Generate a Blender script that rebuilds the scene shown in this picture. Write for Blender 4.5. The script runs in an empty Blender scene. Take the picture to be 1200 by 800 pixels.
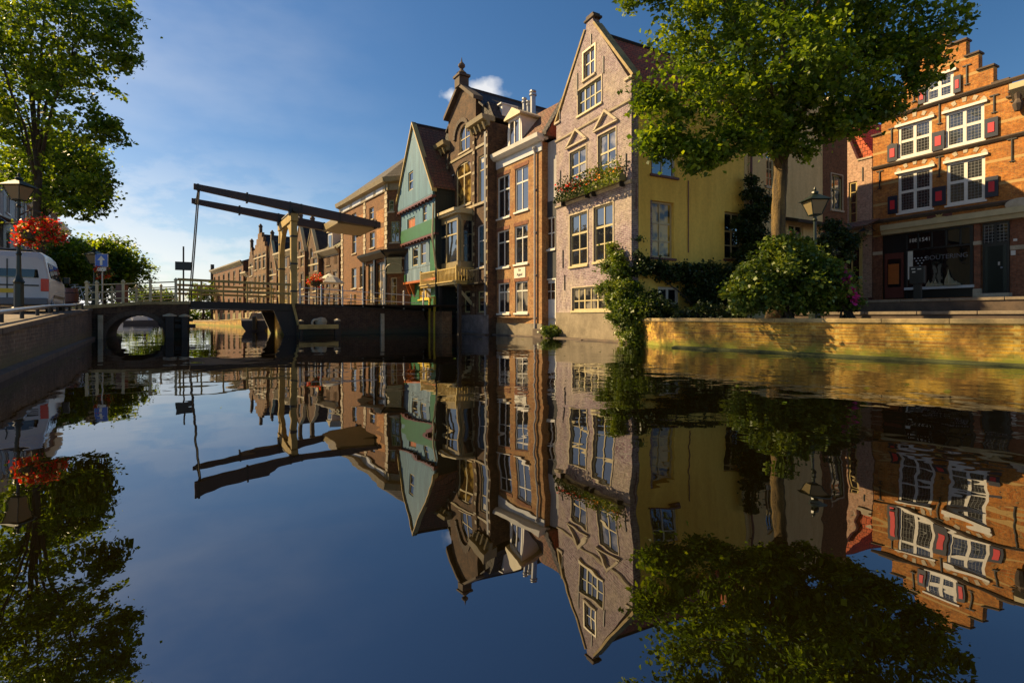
import bpy, math, random
import numpy as np
from mathutils import Vector, Matrix
from mathutils.geometry import tessellate_polygon
RAD = math.radians
sc = bpy.context.scene
COL = sc.collection
SKY_STR, EXPO, CLOUD_COL = .051, 1.07, (9.6, 9.4, 9.2)
F, CX, HY, CH = 600.0, 600.0, 372.0, 0.9          # focal length in photo pixels, principal column, horizon row, eye height
rnd = random.Random(7)

def at(px, py, Z):
    return Vector(((px - CX) / F * Z, Z, CH + (HY - py) / F * Z))

# ------------------------------------------------------------------ materials
MATS = {}
def newmat(name):
    m = bpy.data.materials.new(name); m.use_nodes = True
    nt = m.node_tree; nt.nodes.clear()
    out = nt.nodes.new('ShaderNodeOutputMaterial')
    b = nt.nodes.new('ShaderNodeBsdfPrincipled')
    nt.links.new(b.outputs[0], out.inputs[0])
    MATS[name] = m
    return m, nt, b, out
def N(nt, t, **kw):
    n = nt.nodes.new(t)
    for k, v in kw.items():
        if hasattr(n, k): setattr(n, k, v)
        else: n.inputs[k.replace('_', ' ')].default_value = v
    return n
def L(nt, a, b): nt.links.new(a, b)
def math_n(nt, op, a, b=None):
    n = nt.nodes.new('ShaderNodeMath'); n.operation = op
    for i, v in enumerate((a, b)):
        if v is None: continue
        if isinstance(v, (int, float)): n.inputs[i].default_value = v
        else: L(nt, v, n.inputs[i])
    return n.outputs[0]
def mixc(nt, fac, a, b, mode='MIX'):
    n = nt.nodes.new('ShaderNodeMix'); n.data_type = 'RGBA'; n.blend_type = mode
    for i, v in ((0, fac), (6, a), (7, b)):
        if isinstance(v, (int, float)): n.inputs[i].default_value = v
        elif isinstance(v, tuple): n.inputs[i].default_value = (*v, 1)
        else: L(nt, v, n.inputs[i])
    return n.outputs[2]
def ramp(nt, fac, stops):
    n = nt.nodes.new('ShaderNodeValToRGB')
    e = n.color_ramp.elements
    while len(e) < len(stops): e.new(0.5)
    for i, (p, c) in enumerate(stops):
        e[i].position = p; e[i].color = (c, c, c, 1) if isinstance(c, (int, float)) else (*c, 1)
    L(nt, fac, n.inputs[0]); return n.outputs[0]
def noise_n(nt, vec, scale, detail=4, rough=.55):
    n = nt.nodes.new('ShaderNodeTexNoise'); n.inputs['Scale'].default_value = scale
    n.inputs['Detail'].default_value = detail; n.inputs['Roughness'].default_value = rough
    if vec is not None: L(nt, vec, n.inputs['Vector'])
    return n.outputs['Fac']
def bump(nt, h, strength, dist, b):
    n = nt.nodes.new('ShaderNodeBump'); n.inputs['Strength'].default_value = strength
    n.inputs['Distance'].default_value = dist
    L(nt, h, n.inputs['Height']); L(nt, n.outputs[0], b.inputs['Normal'])
def wallvec(nt):
    tc = nt.nodes.new('ShaderNodeTexCoord'); s = nt.nodes.new('ShaderNodeSeparateXYZ')
    L(nt, tc.outputs['Object'], s.inputs[0])
    c = nt.nodes.new('ShaderNodeCombineXYZ')
    L(nt, math_n(nt, 'ADD', s.outputs[0], s.outputs[1]), c.inputs[0]); L(nt, s.outputs[2], c.inputs[1])
    return tc.outputs['Object'], c.outputs[0], s
def brick(name, c1, c2, mortar, bw=.22, rh=.068, ms=.009, patch=None, pscale=.9, bands=None, stain=.35, rough=.9, moss=None):
    m, nt, b, out = newmat(name)
    ob, wv, s = wallvec(nt)
    t = nt.nodes.new('ShaderNodeTexBrick')
    t.inputs['Scale'].default_value = 1; t.inputs['Brick Width'].default_value = bw; t.inputs['Row Height'].default_value = rh
    t.inputs['Mortar Size'].default_value = ms; t.inputs['Mortar Smooth'].default_value = .3; t.inputs['Bias'].default_value = -.1
    t.inputs['Color1'].default_value = (*c1, 1); t.inputs['Color2'].default_value = (*c2, 1); t.inputs['Mortar'].default_value = (*mortar, 1)
    L(nt, wv, t.inputs['Vector'])
    col = t.outputs['Color']
    n1 = noise_n(nt, ob, pscale, 5, .6)
    if patch: col = mixc(nt, ramp(nt, n1, [(.45, 0), (.62, .75)]), col, patch)
    n0 = noise_n(nt, ob, 9, 4, .7)                                    # burnt and pale single bricks
    col = mixc(nt, 1.0, col, ramp(nt, n0, [(.3, .5), (.5, 1.0), (.7, 1.35)]), 'MULTIPLY')
    n2 = noise_n(nt, ob, 2.3, 6, .65)
    col = mixc(nt, stain, col, ramp(nt, n2, [(.35, .35), (.6, 1.05)]), 'MULTIPLY')
    if bands:                                                          # pale stone courses set in the brick
        zz = s.outputs[2]
        for (z0, z1) in bands[1]:
            k = math_n(nt, 'MULTIPLY', math_n(nt, 'GREATER_THAN', zz, z0), math_n(nt, 'LESS_THAN', zz, z1))
            col = mixc(nt, k, col, bands[0])
    if moss:                                                           # algae and moss growing up from the water line
        zz = s.outputs[2]
        k = math_n(nt, 'ADD', zz, math_n(nt, 'MULTIPLY', n2, moss[1]))
        col = mixc(nt, ramp(nt, k, [(moss[2], 1.0), (moss[3], 0.0)]), col, moss[0])
    L(nt, col, b.inputs['Base Color']); b.inputs['Roughness'].default_value = rough
    h = mixc(nt, .35, t.outputs['Fac'], n0)
    hh = math_n(nt, 'MULTIPLY', h, -1)
    bump(nt, hh, .5, .012, b)
    return m
def plaster(name, c, c2=None, scale=1.2, rough=.85, bmp=.25, stain=.3, streak=False):
    m, nt, b, out = newmat(name)
    ob, wv, s = wallvec(nt)
    c2 = c2 or tuple(x * .72 for x in c)
    if streak:
        mp = nt.nodes.new('ShaderNodeMapping'); mp.inputs['Scale'].default_value = (3, 3, .35); L(nt, ob, mp.inputs[0]); v = mp.outputs[0]
    else: v = ob
    n1 = noise_n(nt, v, scale, 6, .65); n2 = noise_n(nt, ob, scale * 9, 6, .75)
    col = mixc(nt, ramp(nt, n1, [(.38, 0), (.66, 1)]), c, c2)
    col = mixc(nt, stain, col, ramp(nt, n2, [(.3, .55), (.6, 1.1)]), 'MULTIPLY')
    L(nt, col, b.inputs['Base Color']); b.inputs['Roughness'].default_value = rough
    bump(nt, n2, min(bmp, 1), .01 if bmp < 1 else .05, b)
    return m
def paint(name, c, rough=.45, var=.25, metal=0, scale=3):
    m, nt, b, out = newmat(name)
    tc = nt.nodes.new('ShaderNodeTexCoord')
    n1 = noise_n(nt, tc.outputs['Object'], scale, 6, .7)
    col = mixc(nt, var, c, ramp(nt, n1, [(.3, .35), (.65, 1.1)]), 'MULTIPLY')
    L(nt, col, b.inputs['Base Color'])
    b.inputs['Roughness'].default_value = rough; b.inputs['Metallic'].default_value = metal
    bump(nt, n1, .15, .004, b)
    return m
def boards(name, c, c2, pitch=.2, vertical=True, c3=None):
    m, nt, b, out = newmat(name)
    ob, wv, s = wallvec(nt)
    t = nt.nodes.new('ShaderNodeTexBrick'); t.offset = 0
    t.inputs['Scale'].default_value = 1
    t.inputs['Brick Width'].default_value = pitch if vertical else 3.0
    t.inputs['Row Height'].default_value = 4.0 if vertical else pitch
    t.inputs['Mortar Size'].default_value = .018
    t.inputs['Color1'].default_value = (*c, 1); t.inputs['Color2'].default_value = (*c2, 1)
    t.inputs['Mortar'].default_value = (*[x * .25 for x in c], 1)
    L(nt, wv, t.inputs['Vector'])
    mp = nt.nodes.new('ShaderNodeMapping'); mp.inputs['Scale'].default_value = (6, 6, .5) if vertical else (.5, .5, 6); L(nt, ob, mp.inputs[0])
    n1 = noise_n(nt, mp.outputs[0], 1.5, 6, .7)
    col = mixc(nt, .6, t.outputs['Color'], ramp(nt, n1, [(.35, .5), (.62, 1.2)]), 'MULTIPLY')
    L(nt, col, b.inputs['Base Color']); b.inputs['Roughness'].default_value = .6
    bump(nt, math_n(nt, 'MULTIPLY', t.outputs['Fac'], -1), .6, .02, b)
    return m
def tiles(name, c1, c2, lichen=(.09, .085, .04)):
    m, nt, b, out = newmat(name)
    ob, wv, s = wallvec(nt)
    t = nt.nodes.new('ShaderNodeTexBrick')
    t.inputs['Scale'].default_value = 1; t.inputs['Brick Width'].default_value = .24; t.inputs['Row Height'].default_value = .21
    t.inputs['Mortar Size'].default_value = .02; t.inputs['Mortar Smooth'].default_value = .8
    t.inputs['Color1'].default_value = (*c1, 1); t.inputs['Color2'].default_value = (*c2, 1); t.inputs['Mortar'].default_value = (*[x * .3 for x in c1], 1)
    L(nt, wv, t.inputs['Vector'])
    n1 = noise_n(nt, ob, 1.8, 6, .7)
    col = mixc(nt, ramp(nt, n1, [(.48, 0), (.66, .7)]), t.outputs['Color'], lichen)
    n0 = noise_n(nt, ob, 14, 3, .7)
    col = mixc(nt, .7, col, ramp(nt, n0, [(.3, .5), (.65, 1.3)]), 'MULTIPLY')
    L(nt, col, b.inputs['Base Color']); b.inputs['Roughness'].default_value = .8
    bump(nt, math_n(nt, 'MULTIPLY', t.outputs['Fac'], -1), .9, .04, b)
    return m
def glassm(name, c=(.012, .014, .018), spec=.9, rough=.03, inner=None, leaded=None):
    """old window glass: mirror-like, faintly uneven, over a dark room"""
    m, nt, b, out = newmat(name)
    ob, wv, s = wallvec(nt)
    col = c
    n1 = noise_n(nt, ob, 1.3, 3, .5)
    if inner: col = mixc(nt, ramp(nt, n1, [(.46, 0), (.56, 1)]), c, inner)
    if leaded:
        t = nt.nodes.new('ShaderNodeTexBrick'); t.offset = 0
        t.inputs['Scale'].default_value = 1; t.inputs['Brick Width'].default_value = leaded; t.inputs['Row Height'].default_value = leaded * 1.1
        t.inputs['Mortar Size'].default_value = .008
        k = t.outputs['Fac']; L(nt, wv, t.inputs['Vector'])
        col = mixc(nt, k, col, (.11, .11, .10)); L(nt, math_n(nt, 'ADD', math_n(nt, 'MULTIPLY', k, .3), rough), b.inputs['Roughness'])
    else: b.inputs['Roughness'].default_value = rough
    if isinstance(col, tuple): b.inputs['Base Color'].default_value = (*col, 1)
    else: L(nt, col, b.inputs['Base Color'])
    b.inputs['IOR'].default_value = 1.5 + spec
    n2 = noise_n(nt, ob, 2.2, 2, .5)
    bump(nt, n2, .12, .03, b)
    return m
def leafm(name, c1, c2, c3, trans=.45):
    m, nt, b, out = newmat(name)
    g = nt.nodes.new('ShaderNodeNewGeometry')
    tc = nt.nodes.new('ShaderNodeTexCoord')              # noise shifts whole sprays between dark green and yellow
    sp = noise_n(nt, tc.outputs['Object'], 1.3, 3, .6)
    f_ = math_n(nt, 'ADD', math_n(nt, 'MULTIPLY', g.outputs['Random Per Island'], .6), math_n(nt, 'MULTIPLY', math_n(nt, 'SUBTRACT', sp, .36), 1.5))
    col = ramp(nt, f_, [(0, c1), (.5, c2), (1, c3)])
    tr = nt.nodes.new('ShaderNodeBsdfTranslucent')
    tcol = mixc(nt, 1, col, (1.5, 1.35, .5), 'MULTIPLY')
    L(nt, tcol, tr.inputs[0]); L(nt, col, b.inputs['Base Color'])
    b.inputs['Roughness'].default_value = .45
    mx = nt.nodes.new('ShaderNodeMixShader'); mx.inputs[0].default_value = trans
    L(nt, b.outputs[0], mx.inputs[1]); L(nt, tr.outputs[0], mx.inputs[2]); L(nt, mx.outputs[0], out.inputs[0])
    return m

M = {}
M['purple'] = brick('purple_brick', (.16, .085, .12), (.31, .22, .25), (.34, .30, .28), patch=(.38, .31, .24), pscale=.55, stain=.4, ms=.014)
M['ochre_wall'] = plaster('ochre_render', (.88, .60, .12), (.76, .49, .09), scale=.8, stain=.3, streak=True)
M['cream_wall'] = plaster('cream_render', (.74, .54, .25), (.60, .42, .18), scale=.9, stain=.35, streak=True)
M['plinth'] = plaster('grey_cement', (.25, .20, .13), (.14, .11, .07), scale=1.6, stain=.5)
M['orange_brick'] = brick('orange_brick', (.40, .16, .035), (.52, .25, .07), (.36, .24, .12), patch=(.36, .12, .03), pscale=1.1, stain=.35)
M['tan_brick'] = brick('tan_orange_brick', (.31, .145, .045), (.42, .225, .08), (.30, .21, .11), patch=(.28, .11, .035), pscale=1.1, stain=.35)
M['step_brick'] = None
M['canal_brick'] = brick('ochre_brown_brick', (.17, .08, .03), (.26, .135, .05), (.20, .14, .075), patch=(.11, .05, .02), stain=.3)
M['dark_brick'] = brick('brown_brick', (.11, .052, .023), (.17, .08, .034), (.14, .09, .05), patch=(.07, .035, .018), stain=.5)
M['ornate_brick'] = brick('soot_brown_brick', (.075, .036, .016), (.14, .065, .026), (.12, .08, .045), patch=(.045, .022, .012), pscale=1.6, stain=.6)
M['far_brick'] = brick('far_russet_brick', (.15, .06, .022), (.22, .10, .035), (.15, .10, .06), patch=(.09, .04, .018), pscale=.8, stain=.6)
M['red_brick'] = brick('red_brown_brick', (.20, .065, .025), (.27, .095, .04), (.18, .11, .07), patch=(.2, .07, .035), stain=.4)
M['corner_brick'] = brick('russet_brick', (.17, .062, .018), (.24, .10, .026), (.14, .09, .045), stain=.35)
M['pink_brick'] = brick('pale_pink_brick', (.40, .22, .14), (.48, .29, .19), (.48, .36, .26), stain=.3)
M['brown_wall'] = brick('chocolate_brick', (.15, .055, .022), (.20, .08, .03), (.15, .09, .05), stain=.3)
M['quay'] = brick('mossy_quay_brick', (.30, .14, .02), (.66, .39, .035), (.48, .34, .08), patch=(.24, .12, .02), pscale=1.5, stain=.9, ms=.012, bw=.22, rh=.07,
                  moss=((.20, .20, .02), .8, .42, .66))
M['quay_dark'] = brick('old_quay_brick', (.085, .05, .03), (.14, .085, .05), (.17, .13, .09), patch=(.06, .04, .025), pscale=1.5, stain=.6,
                       moss=((.09, .08, .03), .7, .4, .8))
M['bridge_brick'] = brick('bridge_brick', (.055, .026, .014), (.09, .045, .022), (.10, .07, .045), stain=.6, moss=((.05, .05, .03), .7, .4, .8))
M['stone'] = plaster('pale_stone', (.50, .42, .30), (.36, .29, .19), scale=3, stain=.4)
M['coping'] = plaster('coping_stone', (.42, .31, .14), (.22, .16, .07), scale=2.5, stain=.5)
M['dark_stone'] = plaster('dark_stone', (.11, .075, .05), (.055, .04, .03), scale=2, stain=.5)
M['slab_stone'] = plaster('blue_grey_rubble', (.15, .13, .13), (.07, .06, .06), scale=2.4, stain=.7)
M['white'] = paint('white_paint', (.70, .66, .58), var=.18)
M['cream'] = paint('cream_paint', (.50, .41, .22), var=.3)
M['tan'] = paint('tan_trim_paint', (.28, .22, .11), var=.4)
M['yellow_cream'] = paint('butter_paint', (.46, .33, .10), var=.3)
M['olive'] = paint('olive_paint', (.30, .27, .12), var=.3)
M['lightgrey'] = paint('pale_grey_paint', (.55, .55, .55), var=.2)
M['bluegrey'] = paint('blue_grey_paint', (.40, .46, .56), var=.2)
M['black'] = paint('black_paint', (.012, .014, .014), rough=.35, var=.3)
M['darkgreen'] = paint('bottle_green_paint', (.012, .022, .016), rough=.4, var=.3)
M['navy'] = paint('navy_shutter_paint', (.015, .018, .035), rough=.4, var=.3)
M['redpaint'] = paint('red_paint', (.62, .02, .03), rough=.45, var=.2)
M['orange'] = paint('orange_paint', (.42, .11, .015), rough=.5, var=.35)
M['yellowp'] = paint('yellow_paint', (.65, .45, .03), rough=.5, var=.3)
M['greenp'] = paint('bright_green_paint', (.010, .12, .035), rough=.5, var=.45)
M['teal'] = boards('teal_boards', (.04, .145, .23), (.08, .22, .31), .21)
M['tealgreen'] = boards('green_blue_boards', (.09, .17, .24), (.22, .33, .42), .17)
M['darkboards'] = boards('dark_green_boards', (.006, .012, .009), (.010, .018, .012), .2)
M['maroon'] = paint('maroon_paint', (.12, .03, .02), var=.3)  # dark red is the paint's own colour
M['algae'] = plaster('algae', (.07, .08, .02), (.03, .04, .012), scale=3, stain=.6)
M['iron'] = paint('black_iron', (.02, .018, .016), rough=.5, var=.3)
M['steel'] = paint('galvanised_steel', (.42, .42, .42), rough=.35, var=.35, metal=.6)
M['lead'] = paint('lead_grey', (.15, .15, .16), rough=.5, var=.3)
M['roof_red'] = tiles('red_roof_tiles', (.44, .07, .02), (.55, .12, .035), (.20, .09, .04))
M['roof_dark'] = tiles('dark_roof_tiles', (.025, .02, .024), (.045, .035, .035), (.05, .045, .03))
M['roof_brown'] = tiles('brown_roof_tiles', (.14, .055, .03), (.2, .08, .04))
M['roof_green'] = tiles('mossy_roof_tiles', (.12, .11, .06), (.17, .14, .07), (.14, .15, .05))
M['glass'] = glassm('window_glass', spec=1.3)
M['glass_curt'] = glassm('window_glass_with_curtains', inner=(.22, .20, .17))
M['glass_lead'] = glassm('leaded_glass', leaded=.13, c=(.03, .032, .035), spec=.5)
M['glass_amber'] = glassm('window_glass_amber', c=(.05, .03, .01), inner=(.30, .20, .05), spec=.1)
M['glass_reflect'] = glassm('painted_reflection_glass', c=(.04, .025, .008), inner=(.55, .36, .05), spec=.1)  # amber patches: reflection of the yellow wall put into the pane colour
M['kerb'] = plaster('worn_kerb_stone', (.24, .19, .13), (.14, .11, .08), scale=2.5, stain=.5)
M['glass_shop'] = glassm('shop_glass', c=(.006, .006, .007), spec=.3)
M['timber'] = paint('weathered_yellow_timber', (.40, .28, .09), rough=.75, var=.55, scale=2)
M['beam'] = paint('dark_bridge_beam', (.05, .032, .03), rough=.55, var=.3)
M['darkwood'] = paint('tarred_wood', (.03, .022, .016), rough=.7, var=.4)
M['bark'] = plaster('bark', (.20, .125, .035), (.035, .024, .012), scale=2.2, bmp=1.6, stain=.8, streak=True)
M['bark_dark'] = plaster('dark_bark', (.05, .038, .025), (.03, .022, .015), scale=5, bmp=.9, stain=.6, streak=True)
M['leaf'] = leafm('lime_leaves', (.020, .050, .006), (.085, .150, .010), (.28, .36, .018), .5)
M['leaf_back'] = leafm('elm_leaves', (.020, .050, .007), (.085, .150, .012), (.28, .36, .018), .6)
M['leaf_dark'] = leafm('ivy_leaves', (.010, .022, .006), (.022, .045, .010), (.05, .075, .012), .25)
M['leaf_bush'] = leafm('bush_leaves', (.020, .045, .006), (.075, .125, .014), (.25, .29, .04), .35)
M['petal_red'] = leafm('red_petals', (.55, .01, .01), (.75, .02, .015), (.85, .10, .02), .35)
M['petal_pink'] = leafm('magenta_petals', (.5, .02, .25), (.65, .04, .35), (.8, .2, .5), .35)
M['petal_mix'] = leafm('mixed_petals', (.75, .03, .02), (.80, .30, .03), (.75, .6, .45), .3)
M['bluesign'] = paint('blue_sign_face', (.01, .10, .48), rough=.35, var=.1)
M['lampglass'] = glassm('frosted_lamp_glass', c=(.20, .16, .09), spec=.1, rough=.25)
M['rubber'] = paint('tyre_rubber', (.015, .015, .015), rough=.8)
M['vanwhite'] = paint('white_van_paint', (.50, .50, .52), rough=.25, var=.1, scale=1)
M['taillight'] = paint('tail_light_red', (.6, .03, .01), rough=.25, var=.1)
M['paving'] = brick('clinker_paving', (.16, .10, .07), (.22, .15, .10), (.12, .10, .08), bw=.2, rh=.09, stain=.4)
M['brownplaster'] = plaster('grey_plaster', (.42, .40, .38), (.33, .31, .29), scale=1, stain=.25, streak=True)
M['charcoal'] = plaster('charcoal_plaster', (.05, .052, .058), (.035, .036, .04), scale=1.5, stain=.3)
M['canvas'] = plaster('white_canvas', (.70, .66, .56), (.6, .55, .45), scale=3, stain=.2)
M['whitewood'] = paint('white_railing_paint', (.52, .44, .26), var=.4, scale=5)
M['red_alias'] = M['redpaint']  # the same red paint under a second name

# ------------------------------------------------------------------ mesh builder
class MB:
    def __init__(s): s.v = []; s.f = []; s.mi = []; s.m = 0
    def add(s, vs, fs):
        o = len(s.v); s.v += [tuple(v) for v in vs]
        for f in fs: s.f.append([o + i for i in f]); s.mi.append(s.m)
        return s
    def box(s, x0, x1, y0, y1, z0, z1):
        if x0 > x1: x0, x1 = x1, x0
        if y0 > y1: y0, y1 = y1, y0
        if z0 > z1: z0, z1 = z1, z0
        return s.add([(x0,y0,z0),(x1,y0,z0),(x1,y1,z0),(x0,y1,z0),(x0,y0,z1),(x1,y0,z1),(x1,y1,z1),(x0,y1,z1)],
              [(0,3,2,1),(4,5,6,7),(0,1,5,4),(1,2,6,5),(2,3,7,6),(3,0,4,7)])
    def prism(s, pts, vec):
        n = len(pts); vec = Vector(vec); a = [Vector(p) for p in pts]; b = [p + vec for p in a]
        return s.add(a + b, [list(range(n))[::-1], list(range(n, 2*n))] + [(i, (i+1) % n, n + (i+1) % n, n + i) for i in range(n)])
    def extr_u(s, prof, u0, u1):                      # profile [(y,z)] run along u
        return s.prism([(u0, y, z) for y, z in prof], (u1 - u0, 0, 0))
    def extr_y(s, poly, y0, y1):                      # polygon [(u,z)] run along y
        return s.prism([(u, y0, z) for u, z in poly], (0, y1 - y0, 0))
    def tube(s, p0, p1, r0, r1=None, n=8, cap=True):
        r1 = r0 if r1 is None else r1
        p0 = Vector(p0); p1 = Vector(p1); d = (p1 - p0)
        if d.length < 1e-6: return s
        q = d.to_track_quat('Z', 'Y')
        a = [p0 + q @ Vector((math.cos(6.28318*i/n)*r0, math.sin(6.28318*i/n)*r0, 0)) for i in range(n)]
        b = [p1 + q @ Vector((math.cos(6.28318*i/n)*r1, math.sin(6.28318*i/n)*r1, 0)) for i in range(n)]
        fs = [(i, (i+1) % n, n+(i+1) % n, n+i) for i in range(n)]
        if cap: fs += [list(range(n))[::-1], list(range(n, 2*n))]
        return s.add(a + b, fs)
    def path(s, pts, rs, n=8):
        pts = [Vector(p) for p in pts]
        if not isinstance(rs, (list, tuple)): rs = [rs] * len(pts)
        rings = []
        for i, p in enumerate(pts):
            d = (pts[min(i+1, len(pts)-1)] - pts[max(i-1, 0)]).normalized(); q = d.to_track_quat('Z', 'Y')
            rings.append([p + q @ Vector((math.cos(6.28318*k/n)*rs[i], math.sin(6.28318*k/n)*rs[i], 0)) for k in range(n)])
        # keep rings aligned
        vs = []; fs = []
        for r in rings: vs += r
        for j in range(len(pts)-1):
            best = min(range(n), key=lambda o: (rings[j+1][o] - rings[j][0]).length)
            for k in range(n):
                fs.append((j*n+k, j*n+(k+1) % n, (j+1)*n+(k+1+best) % n, (j+1)*n+(k+best) % n))
        fs += [list(range(n))[::-1], [(len(pts)-1)*n+k for k in range(n)]]
        return s.add(vs, fs)
    def lathe(s, prof, c=(0, 0, 0), n=12):            # profile [(r,z)]
        vs = []; fs = []
        for r, z in prof:
            for k in range(n): vs.append((c[0]+math.cos(6.28318*k/n)*r, c[1]+math.sin(6.28318*k/n)*r, c[2]+z))
        for j in range(len(prof)-1):
            for k in range(n): fs.append((j*n+k, j*n+(k+1) % n, (j+1)*n+(k+1) % n, (j+1)*n+k))
        fs += [list(range(n))[::-1], [(len(prof)-1)*n+k for k in range(n)]]
        return s.add(vs, fs)
    def ring(s, c, R_, r, axis='Y', n=24, k=6):
        vs = []; fs = []
        for i in range(n):
            a = 6.28318*i/n
            for j in range(k):
                b = 6.28318*j/k; rr = R_ + r*math.cos(b); h = r*math.sin(b)
                x, y, z = rr*math.cos(a), rr*math.sin(a), h
                if axis == 'Y': x, y, z = x, z, y
                if axis == 'X': x, y, z = z, x, y
                vs.append((c[0]+x, c[1]+y, c[2]+z))
        for i in range(n):
            for j in range(k): fs.append((i*k+j, ((i+1) % n)*k+j, ((i+1) % n)*k+(j+1) % k, i*k+(j+1) % k))
        return s.add(vs, fs)
    def build(s, name, mat, parent=None, mx=None, bevel=0, smooth=False):
        me = bpy.data.meshes.new(name)
        vs = [tuple(mx @ Vector(v)) for v in s.v] if mx is not None else s.v
        me.from_pydata(vs, [], s.f)
        for m in (mat if isinstance(mat, (list, tuple)) else [mat]): me.materials.append(m)
        if any(s.mi):
            for p, i in zip(me.polygons, s.mi): p.material_index = i
        import bmesh
        bm = bmesh.new(); bm.from_mesh(me); bmesh.ops.recalc_face_normals(bm, faces=bm.faces); bm.to_mesh(me); bm.free()
        o = bpy.data.objects.new(name, me); COL.objects.link(o)
        if parent is not None: o.parent = parent
        if smooth:
            for p in me.polygons: p.use_smooth = True
        if bevel:
            b = o.modifiers.new('bevel', 'BEVEL'); b.width = bevel; b.segments = 2; b.limit_method = 'ANGLE'
        return o

def tag(o, label=None, cat=None, group=None, kind=None):
    if label: o['label'] = label
    if cat: o['category'] = cat
    if group: o['group'] = group
    if kind: o['kind'] = kind
    return o
def empty(name, loc, rz=0, label=None, cat=None, group=None):
    o = bpy.data.objects.new(name, None); COL.objects.link(o); o.location = loc; o.rotation_euler = (0, 0, rz); o.empty_display_size = .2
    return tag(o, label, cat, group)
KIDS = {}
def copy_tree(o, parent=None, loc=None, rz=None, label=None):
    c = o.copy(); COL.objects.link(c)
    if parent is not None: c.parent = parent
    if loc is not None: c.location = loc
    if rz is not None: c.rotation_euler = (0, 0, rz)
    if label: c['label'] = label
    for ch in [x for x in list(COL.objects) if x.parent == o]: copy_tree(ch, c)
    return c

# ------------------------------------------------------------------ facades
class Face:
    """a vertical plane seen in the photograph: x runs along it to the right, y into the building"""
    def __init__(s, px0, px1, vp, xref, D, zb=0.0):
        P = lambda x: (lambda Z: Vector(((x-CX)/F*Z, Z)))(CH*F/(D*(x-vp)/(xref-vp)))
        a, b = P(px0), P(px1)
        s.O = a; s.d = (b-a).normalized(); s.W = (b-a).length; s.zb = zb
        s.nin = Vector((-s.d.y, s.d.x))
    def u(s, px, off=0):
        O = s.O + s.nin*off; k = (px-CX)/F
        return (k*O.y - O.x)/(s.d.x - k*s.d.y)
    def z(s, px, py, off=0):
        O = s.O + s.nin*off
        return CH + (HY-py)/F*(O.y + s.u(px, off)*s.d.y) - s.zb
    def root(s, name, label, cat='house', group=None):
        return empty(name, (s.O.x, s.O.y, s.zb), math.atan2(s.d.y, s.d.x), label, cat, group)
    def mat(s): return Matrix.Translation((s.O.x, s.O.y, s.zb)) @ Matrix.Rotation(math.atan2(s.d.y, s.d.x), 4, 'Z')

def frame(mb, u0, u1, z0, z1, y0, y1, fw, vs=(), hs=(), bw=.05):
    mb.box(u0, u0+fw, y0, y1, z0, z1); mb.box(u1-fw, u1, y0, y1, z0, z1)
    mb.box(u0+fw, u1-fw, y0, y1, z1-fw, z1); mb.box(u0+fw, u1-fw, y0, y1, z0, z0+fw)
    for v in vs:
        w = bw
        if isinstance(v, tuple): v, w = v
        c = u0 + (u1-u0)*v; mb.box(c-w/2, c+w/2, y0+.006, y1, z0+fw, z1-fw)
    for h in hs:
        w = bw
        if isinstance(h, tuple): h, w = h
        c = z0 + (z1-z0)*h; mb.box(u0+fw, u1-fw, y0+.012, y1-.002, c-w/2, c+w/2)

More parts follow.
